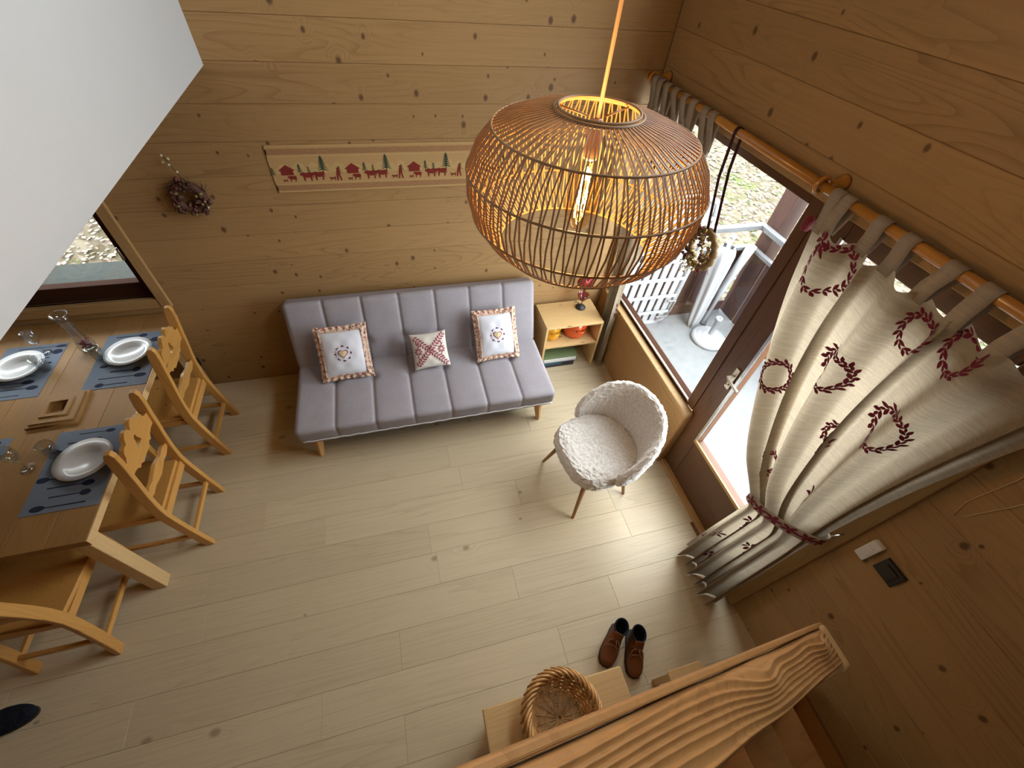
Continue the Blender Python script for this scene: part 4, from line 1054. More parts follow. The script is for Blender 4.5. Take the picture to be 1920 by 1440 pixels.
# red rose pinned at the curtain edge
rs = thing('fabric_rose', 'dark red fabric rose pinned to the curtain edge under the rod', 'flower', (-0.10, -1.50, 1.985))
mb = MB(); mb.blob((0, 0, 0), 0.021, 12, 8, (0.9, 0.8, 1.5)); mb.build('bloom', MAT['petal_red'], rs, world=False)
for i in range(6):
    a = 2 * PI * i / 6
    MB().surf(6, 6, lambda u, v, a=a: (0.019 * math.cos(a + (u - .5) * 1.5) * (0.6 + 0.5 * math.sin(PI * (0.15 + 0.75 * v))), 0.017 * math.sin(a + (u - .5) * 1.5) * (0.6 + 0.5 * math.sin(PI * (0.15 + 0.75 * v))), -0.028 + 0.05 * v)).build('petal', MAT['petal_red'], rs, world=False, solid=0.002)

# wreath on a ribbon hanging from the rod
HW = Vector((-0.105, -1.03, 1.585))
hw = thing('hanging_wreath', 'straw wreath with dried flowers hanging from the curtain rod on a dark ribbon', 'wreath', tuple(HW))
pl_yz = lambda a: Vector((0.25 * math.sin(a) * 0.0, math.cos(a), math.sin(a)))
MB().tube([HW + pl_yz(2 * PI * i / 40) * 0.096 for i in range(40)], [0.019 + 0.005 * math.sin(i * 2.1) for i in range(40)], 9, closed=True).build('straw_ring', MAT['dry_straw'], hw)
wreath_bits(hw, HW + Vector((-0.02, 0.03, -0.01)), 0.085, pl_yz, 8, [('dried_flower', MAT['dry_gold'], 80, 0.009, 0.024), ('red_flower', MAT['petal_red'], 22, 0.011, 0.028), ('cream_flower', MAT['dry_cream'], 16, 0.006, 0.030), ('seed_head', MAT['dry_twig'], 40, 0.010, 0.026)], 0, 0)
mb = MB(); rr = random.Random(6)
for i in range(70):
    a = rr.uniform(0, 2 * PI); p = HW + pl_yz(a) * rr.uniform(0.06, 0.10) + Vector((rr.uniform(-.02, .02), 0, 0)); mb.tube([p, p + Vector((rr.uniform(-.035, .02), rr.uniform(-.03, .04), rr.uniform(-.05, .02)))], 0.0016, 4)
mb.build('loose_straw', MAT['dry_straw'], hw)['kind'] = 'stuff'
mb = MB()
for i in range(26):
    p = HW + Vector((-0.02 + rr.uniform(-.02, .02), 0.04 + rr.uniform(-.03, .05), -0.10 - rr.uniform(0, .07))); mb.blob(p, rr.uniform(.004, .008), 5, 4)
mb.build('trailing_flower', MAT['dry_cream'], hw)['kind'] = 'stuff'
def strip(path, w, mat, name, root, side=(0, 1, 0)):
    n = len(path) - 1; sd = Vector(side)
    def f(u, v):
        k = v * n; i = min(int(k), n - 1); return Vector(path[i]).lerp(Vector(path[i + 1]), k - i) + sd * (u - 0.5) * w
    return MB().surf(2, n * 2, f).build(name, mat, root, solid=0.0015)
loop = [(ROD_X + 0.0215 * math.cos(a), -0.925, ROD_Z + 0.0215 * math.sin(a)) for a in [PI - PI * k / 8 for k in range(9)]]
strip([(HW.x - 0.012, HW.y + 0.008, HW.z + 0.095), (ROD_X - 0.03, -0.955, 1.93)] + loop + [(ROD_X + 0.022, -0.945, 1.95), (HW.x + 0.012, HW.y - 0.02, HW.z + 0.095)], 0.020, MAT['ribbon'], 'ribbon', hw)

# ================================================================== SMALL FITTINGS ON THE SIDE WALL
th_ = thing('thermostat', 'small white box on the plank wall beside the door trim', 'thermostat', (0, -2.515, 1.125))
MB().box(-0.028, 0.0, -2.537, -2.494, 1.066, 1.184).build('housing', MAT['paper_white'], th_, bevel=0.005)
MB().box(-0.030, -0.028, -2.528, -2.503, 1.10, 1.15).build('front_plate', MAT['paper_white'], th_)
sw = thing('light_switch', 'black switch plate on the plank wall under the white box', 'switch', (0, -2.607, 1.124))
MB().box(-0.012, 0.0, -2.650, -2.564, 1.080, 1.168).build('plate', MAT['black_plastic'], sw, bevel=0.003)
MB().box(-0.017, -0.012, -2.632, -2.582, 1.098, 1.150).build('rocker', MAT['black_plastic'], sw, bevel=0.002)
cw = tag(MB().tube([(-0.004, -2.505, 2.0), (-0.004, -2.525, 1.72), (-0.004, -2.515, 1.56), (-0.004, -2.53, 1.49), (-0.004, -2.55, 1.52), (-0.004, -2.58, 1.66), (-0.004, -2.60, 1.80), (-0.004, -2.61, 2.0)], 0.0018, 5).build('hanging_string', MAT['cord_cream']), 'thin cream string looped on the plank wall beside the curtain', 'string')

# ================================================================== PENDANT LAMP
LC = Vector((-1.297, -1.92, 2.35))
lamp = thing('pendant_lamp', 'round woven cane pendant lamp with a glowing filament bulb', 'lamp', tuple(LC))
LR = [(0.081, 0.150), (0.193, 0.118), (0.238, 0.042), (0.225, -0.045), (0.165, -0.112)]      # ring radius, height
LR2 = [(0.081, 0.150), (0.140, 0.138), (0.193, 0.118), (0.222, 0.082), (0.238, 0.042), (0.237, -0.002), (0.225, -0.045), (0.200, -0.082), (0.165, -0.112)]
rg = random.Random(2)
NC = 144
mt = MAT['cane']
for i in range(NC):
    pts_ = []
    for k, (r, z) in enumerate(LR2):
        ring_i = k // 2
        sh = (0.012 if (i + ring_i) % 2 else -0.012) * (1 if k % 2 == 0 else 0) + rg.uniform(-0.003, 0.003)
        a = 2 * PI * (i + 0.5) / NC + sh
        pts_.append(Vector((r * math.cos(a), r * math.sin(a), z)))
    mb = MB()
    n = len(pts_); b = 0
    for k, p in enumerate(pts_):
        d = (pts_[min(k + 1, n - 1)] - pts_[max(k - 1, 0)]).normalized(); ra = Vector((p.x, p.y, 0)).normalized()
        sd = d.cross(ra).normalized(); nn = sd.cross(d)
        w, t = (0.0008 if k == 0 else 0.0011 if k == 1 else 0.0015), 0.0011
        mb.v += [tuple(p + sd * w + nn * t), tuple(p - sd * w + nn * t), tuple(p - sd * w - nn * t), tuple(p + sd * w - nn * t)]
    for k in range(n - 1):
        for q in range(4):
            q2 = (q + 1) % 4; mb.face([4 * k + q, 4 * k + q2, 4 * k + 4 + q2, 4 * k + 4 + q])
    mb.face([0, 1, 2, 3]); mb.face([4 * n - 4 + q for q in (3, 2, 1, 0)])
    mb.build('cane_strip', mt, lamp, world=False)
for k, (r, z) in enumerate(LR):
    mb = MB(); mb.tube([(r * math.cos(2 * PI * i / 72), r * math.sin(2 * PI * i / 72), z) for i in range(72)], 0.0038 if k == 0 else 0.0024, 6, closed=True)
    if k == 0: mb.tube([((r - 0.006) * math.cos(2 * PI * i / 72), (r - 0.006) * math.sin(2 * PI * i / 72), z + 0.004) for i in range(72)], 0.003, 6, closed=True)
    mb.build('ring', MAT['cane_ring'], lamp, world=False)
MB().tube([(0, 0, 0.10), (0, 0, ZC - LC.z)], 0.0035, 8).build('cord', MAT['cord_beige'], lamp, world=False)
MB().lathe([(0.005, 0.140), (0.011, 0.136), (0.014, 0.128), (0.0145, 0.075), (0.012, 0.07), (0, 0.07)], 20, closed_ends=False).build('socket', MAT['cord_beige'], lamp, world=False)
for k in range(3):
    a = 2 * PI * k / 3 + 0.4
    MB().tube([(0.018 * math.cos(a), 0.018 * math.sin(a), 0.140), (0.078 * math.cos(a), 0.078 * math.sin(a), 0.148)], 0.0018, 5).build('spider_arm', MAT['cane_ring'], lamp, world=False)
bulb = MB().lathe([(0.013, 0.072), (0.016, 0.055), (0.027, 0.03), (0.034, 0.0), (0.034, -0.03), (0.026, -0.058), (0.012, -0.072), (0, -0.075)], 24, closed_ends=False).build('bulb', MAT['bulb_glass'], lamp, world=False)
mb = MB()
for k in range(4):
    a0 = PI / 2 * k; pts_ = []
    for i in range(20):
        t = i / 19; pts_.append((0.009 * math.cos(a0 + t * 1.2) + 0.001 * math.sin(t * 40), 0.009 * math.sin(a0 + t * 1.2) + 0.001 * math.cos(t * 40), 0.045 - 0.095 * t))
    mb.tube(pts_, 0.0012, 5)
mb.build('filament', MAT['filament'], bulb, world=False)
pl_d = bpy.data.lights.new('bulb_light', 'POINT'); pl_d.energy = 15.0; pl_d.color = (1.0, 0.68, 0.30); pl_d.shadow_soft_size = 0.012
pl_o = bpy.data.objects.new('bulb_light', pl_d); link(pl_o); pl_o.parent = lamp; pl_o.location = (0, 0, 0.0)

# ================================================================== WHITE FLEECE CHAIR
fc = thing('armchair', 'white fleece shell chair on slim brown wooden legs', 'chair', (-0.595, -1.445, 0), PI + 0.13)
def fluff(p, n, amp=0.0105):
    q = Vector(p); k = noise.noise(q * 48) * 0.7 + noise.noise(q * 105) * 0.6
    return q + Vector(n) * (k * amp)
def seat_fn(u, v):
    a = 2 * PI * u
    # v 0 bottom centre -> 1 top centre
    prof = [(0.0, 0.335, -1), (0.80, 0.330, -1), (0.96, 0.345, -0.5), (1.0, 0.385, 0), (0.985, 0.425, 0.4), (0.93, 0.452, 0.8), (0.75, 0.462, 1), (0.4, 0.455, 1), (0.0, 0.450, 1)]
    k = v * 8; i = min(int(k), 7); t = k - i
    r = lerp(prof[i][0], prof[i + 1][0], t); z = lerp(prof[i][1], prof[i + 1][1], t)
    c, s = math.cos(a), math.sin(a); e = 2 / 2.9
    x = 0.255 * math.copysign(abs(c) ** e, c); y = 0.262 * math.copysign(abs(s) ** e, s)
    x *= 1.0
    p = Vector((0.005 + x * r, y * r * (1.0 if c > 0 else 1 - 0.12 * abs(c)), z))
    nrm = Vector((c * (1 if r > .9 else .2), s * (1 if r > .9 else .2), lerp(prof[i][2], prof[i + 1][2], t)))
    if nrm.length < 1e-6: nrm = Vector((0, 0, 1))
    return fluff(p, nrm.normalized())
MB().surf(170, 88, seat_fn, True).build('seat', MAT['fleece'], fc, world=False)
def back_fn(u, v):
    th = lerp(-1.78, 1.78, u)                      # around the rear
    e = abs(th) / 1.78
    top = 0.80 - 0.30 * smooth_interp(e, [(0, 0), (0.3, 0.05), (0.6, 0.30), (0.85, 0.68), (1.0, 1.0)])
    bot = 0.385 + 0.02 * e
    half = max(0.02, (top - bot) / 2); zc = (top + bot) / 2
    a = 2 * PI * v; tk = 0.036 * (1 - 0.35 * e ** 3)
    ca, sa = math.cos(a), math.sin(a)
    hz = half * math.copysign(abs(sa) ** 0.55, sa); dt = tk * math.copysign(abs(ca) ** 0.75, ca)
    r = 0.272 + 0.045 * ((zc + hz) - 0.40) / 0.4 + dt
    if e > 0.96: k = math.sqrt(max(0.0, 1 - ((e - 0.96) / 0.04) ** 2)); hz *= max(0.05, k); r = 0.272 + dt * max(0.05, k)
    p = Vector((-0.02 - r * math.cos(th) * 0.93, r * math.sin(th), zc + hz))
    n = Vector((-math.cos(th) * ca, math.sin(th) * ca, sa * 0.8)); n.normalize()
    return fluff(p, n)
MB().surf(190, 96, lambda u, v: back_fn(v, u), True).build('backrest', MAT['fleece'], fc, world=False)
for x0, y0, x1, y1 in ((0.15, 0.155, 0.225, 0.235), (0.15, -0.155, 0.225, -0.235), (-0.14, 0.14, -0.205, 0.20), (-0.14, -0.14, -0.205, -0.20)):
    MB().tube([(x0, y0, 0.345), (x1, y1, 0.0)], [0.018, 0.010], 12).build('leg', MAT['walnut_leg'], fc, world=False)

# ================================================================== DINING TABLE, CHAIRS, SETTINGS
TBX0, TBX1, TBY0, TBY1, TBZ = -4.12, -3.19, -1.605, -0.02, 0.75
tb = thing('dining_table', 'long honey pine dining table pushed against the plank wall', 'table', ((TBX0 + TBX1) / 2, -0.8, 0))
nb = 6; bw = (TBX1 - TBX0) / nb
for i in range(nb):
    MB().box(TBX0 + bw * i + 0.0004, TBX0 + bw * (i + 1) - 0.0004, TBY0, TBY1, TBZ - 0.042, TBZ).build('plank', MAT['table_pine_lit' if False else 'table_pine_shaded'], tb, bevel=0.0025)
MB().box(TBX1, TBX1 + 0.004, TBY0 + 0.001, TBY1, TBZ - 0.042, TBZ - 0.001).build('lit_side_edge', MAT['table_pine_lit'], tb)  # pale strip paints the light falling on the tabletop's side face
for sx, xa in ((0, TBX0 + 0.045), (1, TBX1 - 0.117)):
    for ya in (TBY0 + 0.030, TBY1 - 0.10):
        MB().box(xa, xa + 0.072, ya, ya + 0.072, 0.0, TBZ - 0.042).build('leg', MAT['table_pine_lit'], tb, bevel=0.004)
    MB().box(xa + 0.025, xa + 0.047, TBY0 + 0.102, TBY1 - 0.10, TBZ - 0.14, TBZ - 0.042).build('apron', MAT['table_pine_shaded'], tb)
MB().box(TBX0 + 0.117, TBX1 - 0.117, TBY0 + 0.055, TBY0 + 0.077, TBZ - 0.14, TBZ - 0.042).build('apron', MAT['table_pine_shaded'], tb)

def post_x(z): return smooth_interp(z, [(0, -0.040), (0.15, -0.018), (0.30, 0.0), (0.45, 0.012), (0.60, 0.0), (0.74, -0.022), (0.91, -0.048), (1.03, -0.068)])
def make_chair(label, group):
    c = thing('dining_chair', label, 'chair', (0, 0, 0), 0, group)
    hw = 0.178
    for s in (-1, 1):
        mb = MB(); zs = [0, .08, .16, .25, .35, .45, .55, .65, .75, .85, .95, 1.01, 1.035]
        sec = []
        for z in zs:
            x = post_x(z); d = 0.026 if z < 1.0 else 0.022 if z < 1.02 else 0.012
            sec.append([(x - d, s * hw - 0.014, z), (x + d, s * hw - 0.014, z), (x + d, s * hw + 0.014, z), (x - d, s * hw + 0.014, z)])
        for q in sec: mb.v += q
        for i in range(len(zs) - 1):
            for k in range(4):
                k2 = (k + 1) % 4; mb.face([4 * i + k, 4 * i + k2, 4 * i + 4 + k2, 4 * i + 4 + k])
        mb.face([3, 2, 1, 0]); mb.face([4 * len(zs) - 4 + k for k in range(4)])
        mb.build('rear_post', MAT['honey_pine'], c, world=False, bevel=0.004)
    # scalloped top rail with a keyhole-heart cut-out
    top = []
    half = [(0.0, 0.955), (0.018, 0.985), (0.045, 0.992), (0.066, 0.975), (0.075, 0.945), (0.098, 0.950), (0.118, 0.935), (0.125, 0.905), (0.140, 0.890), (0.165, 0.885)]
    halfb = [(0.165, 0.800), (0.130, 0.800), (0.105, 0.790), (0.085, 0.765), (0.070, 0.775), (0.045, 0.755), (0.0, 0.760)]
    ol = [(a, b) for a, b in half] + [(a, b) for a, b in halfb] + [(-a, b) for a, b in halfb[::-1][1:]] + [(-a, b) for a, b in half[::-1][:-1]]
    hole = [(0.0, 0.838), (0.030, 0.850), (0.030, 0.856), (0.012, 0.885), (0.014, 0.902), (0.006, 0.914), (-0.006, 0.914), (-0.014, 0.902), (-0.012, 0.885), (-0.030, 0.856), (-0.030, 0.850)]
    hole = [(0.0, 0.845), (0.028, 0.845), (0.028, 0.855), (0.011, 0.888), (0.013, 0.904), (0.0, 0.915), (-0.013, 0.904), (-0.011, 0.888), (-0.028, 0.855), (-0.028, 0.845)]
    me = plate_mesh('top_rail', [ol, hole], 0.020, MAT['honey_pine_level'], lambda a, b, t: (post_x(b) + t, a, b)); mesh_obj('top_rail', me, c)
    w1_ = [(-0.165, 0.615)] + [(a, 0.635 + 0.012 * math.cos(a * 38)) for a in [-.12, -.08, -.04, 0, .04, .08, .12]] + [(0.165, 0.615), (0.165, 0.585)] + [(a, 0.565 - 0.010 * math.cos(a * 38)) for a in [.12, .08, .04, 0, -.04, -.08, -.12]] + [(-0.165, 0.585)]
    mesh_obj('slat', plate_mesh('slat', [w1_], 0.018, MAT['honey_pine_level'], lambda a, b, t: (post_x(b) + t, a, b)), c)
    MB().box(post_x(.4) - 0.010, post_x(.4) + 0.010, -0.166, 0.166, 0.375, 0.425).build('back_apron', MAT['honey_pine_level'], c, world=False, bevel=0.003)
    MB().box(post_x(.16) - 0.010, post_x(.16) + 0.010, -0.166, 0.166, 0.135, 0.165).build('rear_stretcher', MAT['honey_pine_level'], c, world=False, bevel=0.003)
    MB().prism([(-0.010, -0.160), (0.020, -0.172), (0.365, -0.205), (0.377, -0.185), (0.377, 0.185), (0.365, 0.205), (0.020, 0.172), (-0.010, 0.160)], lambda a, b, t: (a + 0.022, b, t), 0.426, 0.450).build('seat', MAT['honey_pine'], c, world=False, bevel=0.004)
    for s in (-1, 1):
        MB().bar((0.355, s * 0.180, 0.426), (0.362, s * 0.185, 0.0), 0.036, 0.036, up=(1, 0, 0)).build('front_leg', MAT['honey_pine'], c, world=False, bevel=0.003)
        MB().bar((post_x(.13) + 0.02, s * hw, 0.13), (0.345, s * 0.182, 0.13), 0.018, 0.030).build('side_stretcher', MAT['honey_pine_level'], c, world=False, bevel=0.003)
        MB().bar((post_x(.4) + 0.02, s * 0.172, 0.40), (0.34, s * 0.178, 0.40), 0.016, 0.045).build('side_apron', MAT['honey_pine_level'], c, world=False, bevel=0.003)
    MB().box(0.347, 0.363, -0.163, 0.163, 0.385, 0.425).build('front_apron', MAT['honey_pine_level'], c, world=False, bevel=0.003)
    return c
ch = make_chair('honey pine dining chair with heart cut-out at the table end by the plank wall', 'dining chairs at the table')
ch.location = (-3.092, -0.525, 0); ch.rotation_euler = (0, 0, PI)
dup(ch, (-3.092, -1.180, 0), PI, 'honey pine dining chair with heart cut-out on the long side by the table corner')
dup(ch, (-3.570, -1.815, 0), PI / 2, 'honey pine dining chair at the short free end of the table')

def spoon(x, y, l, s, ang=0.0):
    out = []
    c_, s_ = math.cos(ang), math.sin(ang)
    def tr(a, b): return (x + a * c_ - b * s_, y + a * s_ + b * c_)
    bowl = [tr(l * 0.5 + 0.16 * l * math.cos(2 * PI * i / 12), s * math.sin(2 * PI * i / 12)) for i in range(12)]
    hnd = [tr(-l * 0.5, -s * .22), tr(l * 0.36, -s * .16), tr(l * 0.36, s * .16), tr(-l * 0.5, s * .22)]
    return [bowl, hnd]
def placemat(x0, x1, y0, y1, label):
    m = thing('placemat', label, 'placemat', ((x0 + x1) / 2, (y0 + y1) / 2, TBZ), 0, 'blue placemats')
    MB().box(x0, x1, y0, y1, TBZ + 0.0003, TBZ + 0.002).build('mat', MAT['mat_blue'], m)
    rgn = random.Random(int(1000 * abs(x0 + y0))); polys = []
    W = y1 - y0; Lx = x1 - x0
    for i in range(9):
        yy = y0 + W * (0.06 + 0.11 * i); l = Lx * rgn.uniform(0.42, 0.72); sz = rgn.choice((0.011, 0.016, 0.021))
        sg = 1 if i % 3 else -1
        polys += spoon((x0 + x1) / 2 + rgn.uniform(-.04, .04), yy, sg * l, sz)
    for p in polys:
        mb = MB(); mb.prism([(min(max(a, x0 + .004), x1 - .004), min(max(b, y0 + .004), y1 - .004)) for a, b in p], lambda a, b, t: (a, b, t), TBZ + 0.0018, TBZ + 0.0026)
        mb.build('spoon_print', MAT['mat_print'], m)
    return m
placemat(-3.51, -3.195, -0.668, -0.205, 'blue placemat printed with spoons under the plate by the wall-end chair')
placemat(-3.505, -3.195, -1.425, -0.955, 'blue placemat printed with spoons under the plate by the table corner')
placemat(-4.02, -3.71, -0.665, -0.228, 'blue placemat printed with spoons across the table near the window')
placemat(-4.02, -3.71, -1.40, -0.94, 'blue placemat printed with spoons, bare of any plate')
def plate(label, x, y, r=0.122):
    p = thing('plate', label, 'plate', (x, y, TBZ + 0.0028), 0, 'white plates')
    MB().lathe([(0, 0), (r * .55, 0), (r * .58, 0.004), (r * .66, 0.017), (r, 0.026), (r, 0.029), (r * .64, 0.021), (r * .55, 0.007), (0, 0.006)], 44, closed_ends=False).build('dish', MAT['porcelain'], p, world=False)
    MB().lathe([(r * .50, 0.0), (r * .50, -0.0006), (r * .53, -0.0006), (r * .53, 0.0)], 44, closed_ends=False).build('foot_ring', MAT['porcelain'], p, world=False)
plate('white soup plate on the mat by the wall-end chair', -3.338, -0.400)
plate('white soup plate on the mat by the table corner', -3.322, -1.168)
plate('white soup plate on the mat across the table near the window', -3.875, -0.425)
def wine_glass(label, x, y):
    g_ = thing('wine_glass', label, 'glass', (x, y, TBZ + 0.003), 0, 'drinking glasses on the table')
    MB().lathe([(0, 0), (0.030, 0.001), (0.031, 0.003), (0.006, 0.006), (0.004, 0.01)], 24, closed_ends=False).build('foot', MAT['clear_glass'], g_, world=False)
    MB().tube([(0, 0, 0.006), (0, 0, 0.075)], 0.0038, 8).build('stem', MAT['clear_glass'], g_, world=False)
    MB().lathe([(0.004, 0.073), (0.020, 0.082), (0.031, 0.105), (0.033, 0.130), (0.029, 0.160), (0.0275, 0.160), (0.031, 0.130), (0.029, 0.106), (0.018, 0.086), (0, 0.078)], 24, closed_ends=False).build('bowl', MAT['clear_glass'], g_, world=False)
def tumbler(label, x, y):
    g_ = thing('tumbler', label, 'glass', (x, y, TBZ + 0.003), 0, 'drinking glasses on the table')
    MB().lathe([(0, 0.008), (0.024, 0.008), (0.033, 0.09), (0.035, 0.09), (0.026, 0.0), (0, 0.0)], 20, closed_ends=False).build('cup', MAT['clear_glass'], g_, world=False)
    MB().lathe([(0.0352, 0.0885), (0.0358, 0.0905), (0.0335, 0.0905)], 20, closed_ends=False).build('rim', MAT['clear_glass'], g_, world=False)
wine_glass('clear wine glass beside the plate near the window', -3.800, -0.305); tumbler('clear tumbler beside the plate near the window', -3.742, -0.455)
wine_glass('clear wine glass on bare wood beside the corner plate', -3.565, -1.155); tumbler('clear tumbler beside the corner plate', -3.472, -1.095)
tumbler('clear tumbler between the flower vase and the wall-end plate', -3.485, -0.415)
va = thing('glass_vase', 'tall clear glass vase with dark red petals inside', 'vase', (-3.572, -0.315, TBZ))
MB().lathe([(0, 0.006), (0.036, 0.006), (0.042, 0.04), (0.030, 0.09), (0.020, 0.16), (0.024, 0.22), (0.040, 0.275), (0.042, 0.275), (0.027, 0.22), (0.023, 0.16), (0.033, 0.09), (0.045, 0.04), (0.038, 0.0), (0, 0.0)], 28, closed_ends=False).build('glass_body', MAT['clear_glass'], va, world=False)
mb = MB(); rp = random.Random(9)
for i in range(46):
    a = rp.uniform(0, 2 * PI); r = rp.uniform(0, 0.024); mb.blob((r * math.cos(a), r * math.sin(a), rp.uniform(0.03, 0.075)), 0.009, 6, 4, (1.2, 0.9, 0.5), 0.25)
mb.build('petals', MAT['petal_red'], va, world=False)['kind'] = 'stuff'
rb_ = thing('red_flower_pot', 'red flower head standing at the free end of the table', 'flower', (-3.605, -1.395, TBZ))
MB().lathe([(0, 0), (0.016, 0), (0.020, 0.03), (0.018, 0.03), (0, 0.028)], 16, closed_ends=False).build('cup', MAT['clear_glass'], rb_, world=False)
mb = MB()
for i in range(26):
    a = rp.uniform(0, 2 * PI); e = rp.uniform(0.1, 1.4); mb.blob((0.02 * math.cos(a) * math.sin(e), 0.02 * math.sin(a) * math.sin(e), 0.042 + 0.016 * math.cos(e)), 0.010, 6, 4, (1, 1, .6), 0.25)
mb.build('petals', MAT['heart_red'], rb_, world=False)['kind'] = 'stuff'
tv = thing('trivet', 'square stepped wooden trivet with a square hole on the table', 'trivet', (-3.562, -0.79, TBZ), 0.03)
def frame_ring(w0, w1, z0, z1, name, mat):
    pr = [(-w0, -w0), (w0, -w0), (w0, w0), (-w0, w0)]
    me = plate_mesh(name, [pr, [(-w1, -w1), (w1, -w1), (w1, w1), (-w1, w1)]], z1 - z0, mat, lambda a, b, t: (a, b, (z0 + z1) / 2 + t)); return mesh_obj(name, me, tv)
frame_ring(0.113, 0.040, 0.0, 0.016, 'lower_frame', MAT['table_pine_shaded']); frame_ring(0.098, 0.045, 0.016, 0.024, 'middle_frame', MAT['table_pine_shaded']); frame_ring(0.062, 0.042, 0.024, 0.031, 'upper_frame', MAT['table_pine_shaded'])

# ================================================================== BENCH, BASKET, BOOTS, STOOL, SLIPPER
be = thing('bench', 'small pale pine bench carrying the wicker basket', 'bench', (-1.28, -2.72, 0))
MB().box(-1.612, -0.955, -2.860, -2.593, 0.40, 0.432).build('top', MAT['bench_pine'], be, bevel=0.006)
for x in (-1.56, -1.04):
    MB().box(x, x + 0.03, -2.84, -2.615, 0.0, 0.40).build('end_panel', MAT['bench_pine'], be, bevel=0.004)
MB().box(-1.53, -1.04, -2.745, -2.715, 0.27, 0.36).build('stretcher', MAT['bench_pine'], be, bevel=0.003)
bk = thing('wicker_basket', 'round shallow wicker basket with a braided rim on the bench', 'basket', (-1.295, -2.705, 0.433))
def ringpts(r, z, n=48, wob=0.0, ph=0): return [((r + wob * math.sin(n / 2 * 2 * PI * i / n + ph)) * math.cos(2 * PI * i / n), (r + wob * math.sin(n / 2 * 2 * PI * i / n + ph)) * math.sin(2 * PI * i / n), z) for i in range(n)]
mb = MB()
for i in range(13): mb.tube(ringpts(0.010 + 0.0072 * i, 0.008 + 0.0008 * math.sin(i)), 0.0038, 5, closed=True)
mb.build('base_weave', MAT['wicker_base'], bk, world=False)['kind'] = 'stuff'
for i in range(18):
    a = 2 * PI * i / 18
    MB().tube([(0.008 * math.cos(a), 0.008 * math.sin(a), 0.013), (0.10 * math.cos(a), 0.10 * math.sin(a), 0.012), (0.125 * math.cos(a), 0.125 * math.sin(a), 0.05), (0.148 * math.cos(a), 0.148 * math.sin(a), 0.11)], 0.0032, 5).build('rib', MAT['wicker_base'], bk, world=False)
mb = MB()
for k in range(9):
    t = k / 8; r = lerp(0.106, 0.146, t); z = lerp(0.016, 0.100, t)
    n = 72; mb.tube([((r + 0.004 * math.cos(18 * 2 * PI * i / n + PI * k)) * math.cos(2 * PI * i / n), (r + 0.004 * math.cos(18 * 2 * PI * i / n + PI * k)) * math.sin(2 * PI * i / n), z) for i in range(n)], 0.0052, 5, closed=True)
mb.build('side_weave', MAT['wicker'], bk, world=False)['kind'] = 'stuff'
mb = MB()
for k in range(34):
    a0 = 2 * PI * k / 34; pts_ = []
    for i in range(9):
        t = i / 8; a = a0 + t * 0.62; rr_ = lerp(0.132, 0.176, t); z = 0.098 + 0.034 * math.sin(PI * t) - 0.012 * t; pts_.append((rr_ * math.cos(a), rr_ * math.sin(a), z))
    mb.tube(pts_, [0.003, 0.005, 0.0058, 0.006, 0.006, 0.006, 0.0058, 0.005, 0.003], 6)
    pts_ = []
    for i in range(9):
        t = i / 8; a = a0 - t * 0.5; rr_ = lerp(0.150, 0.172, t); z = 0.118 - 0.055 * t + 0.006 * math.sin(PI * t); pts_.append((rr_ * math.cos(a), rr_ * math.sin(a), z))
    mb.tube(pts_, 0.0052, 6)
mb.build('braided_rim', MAT['wicker'], bk, world=False)['kind'] = 'stuff'

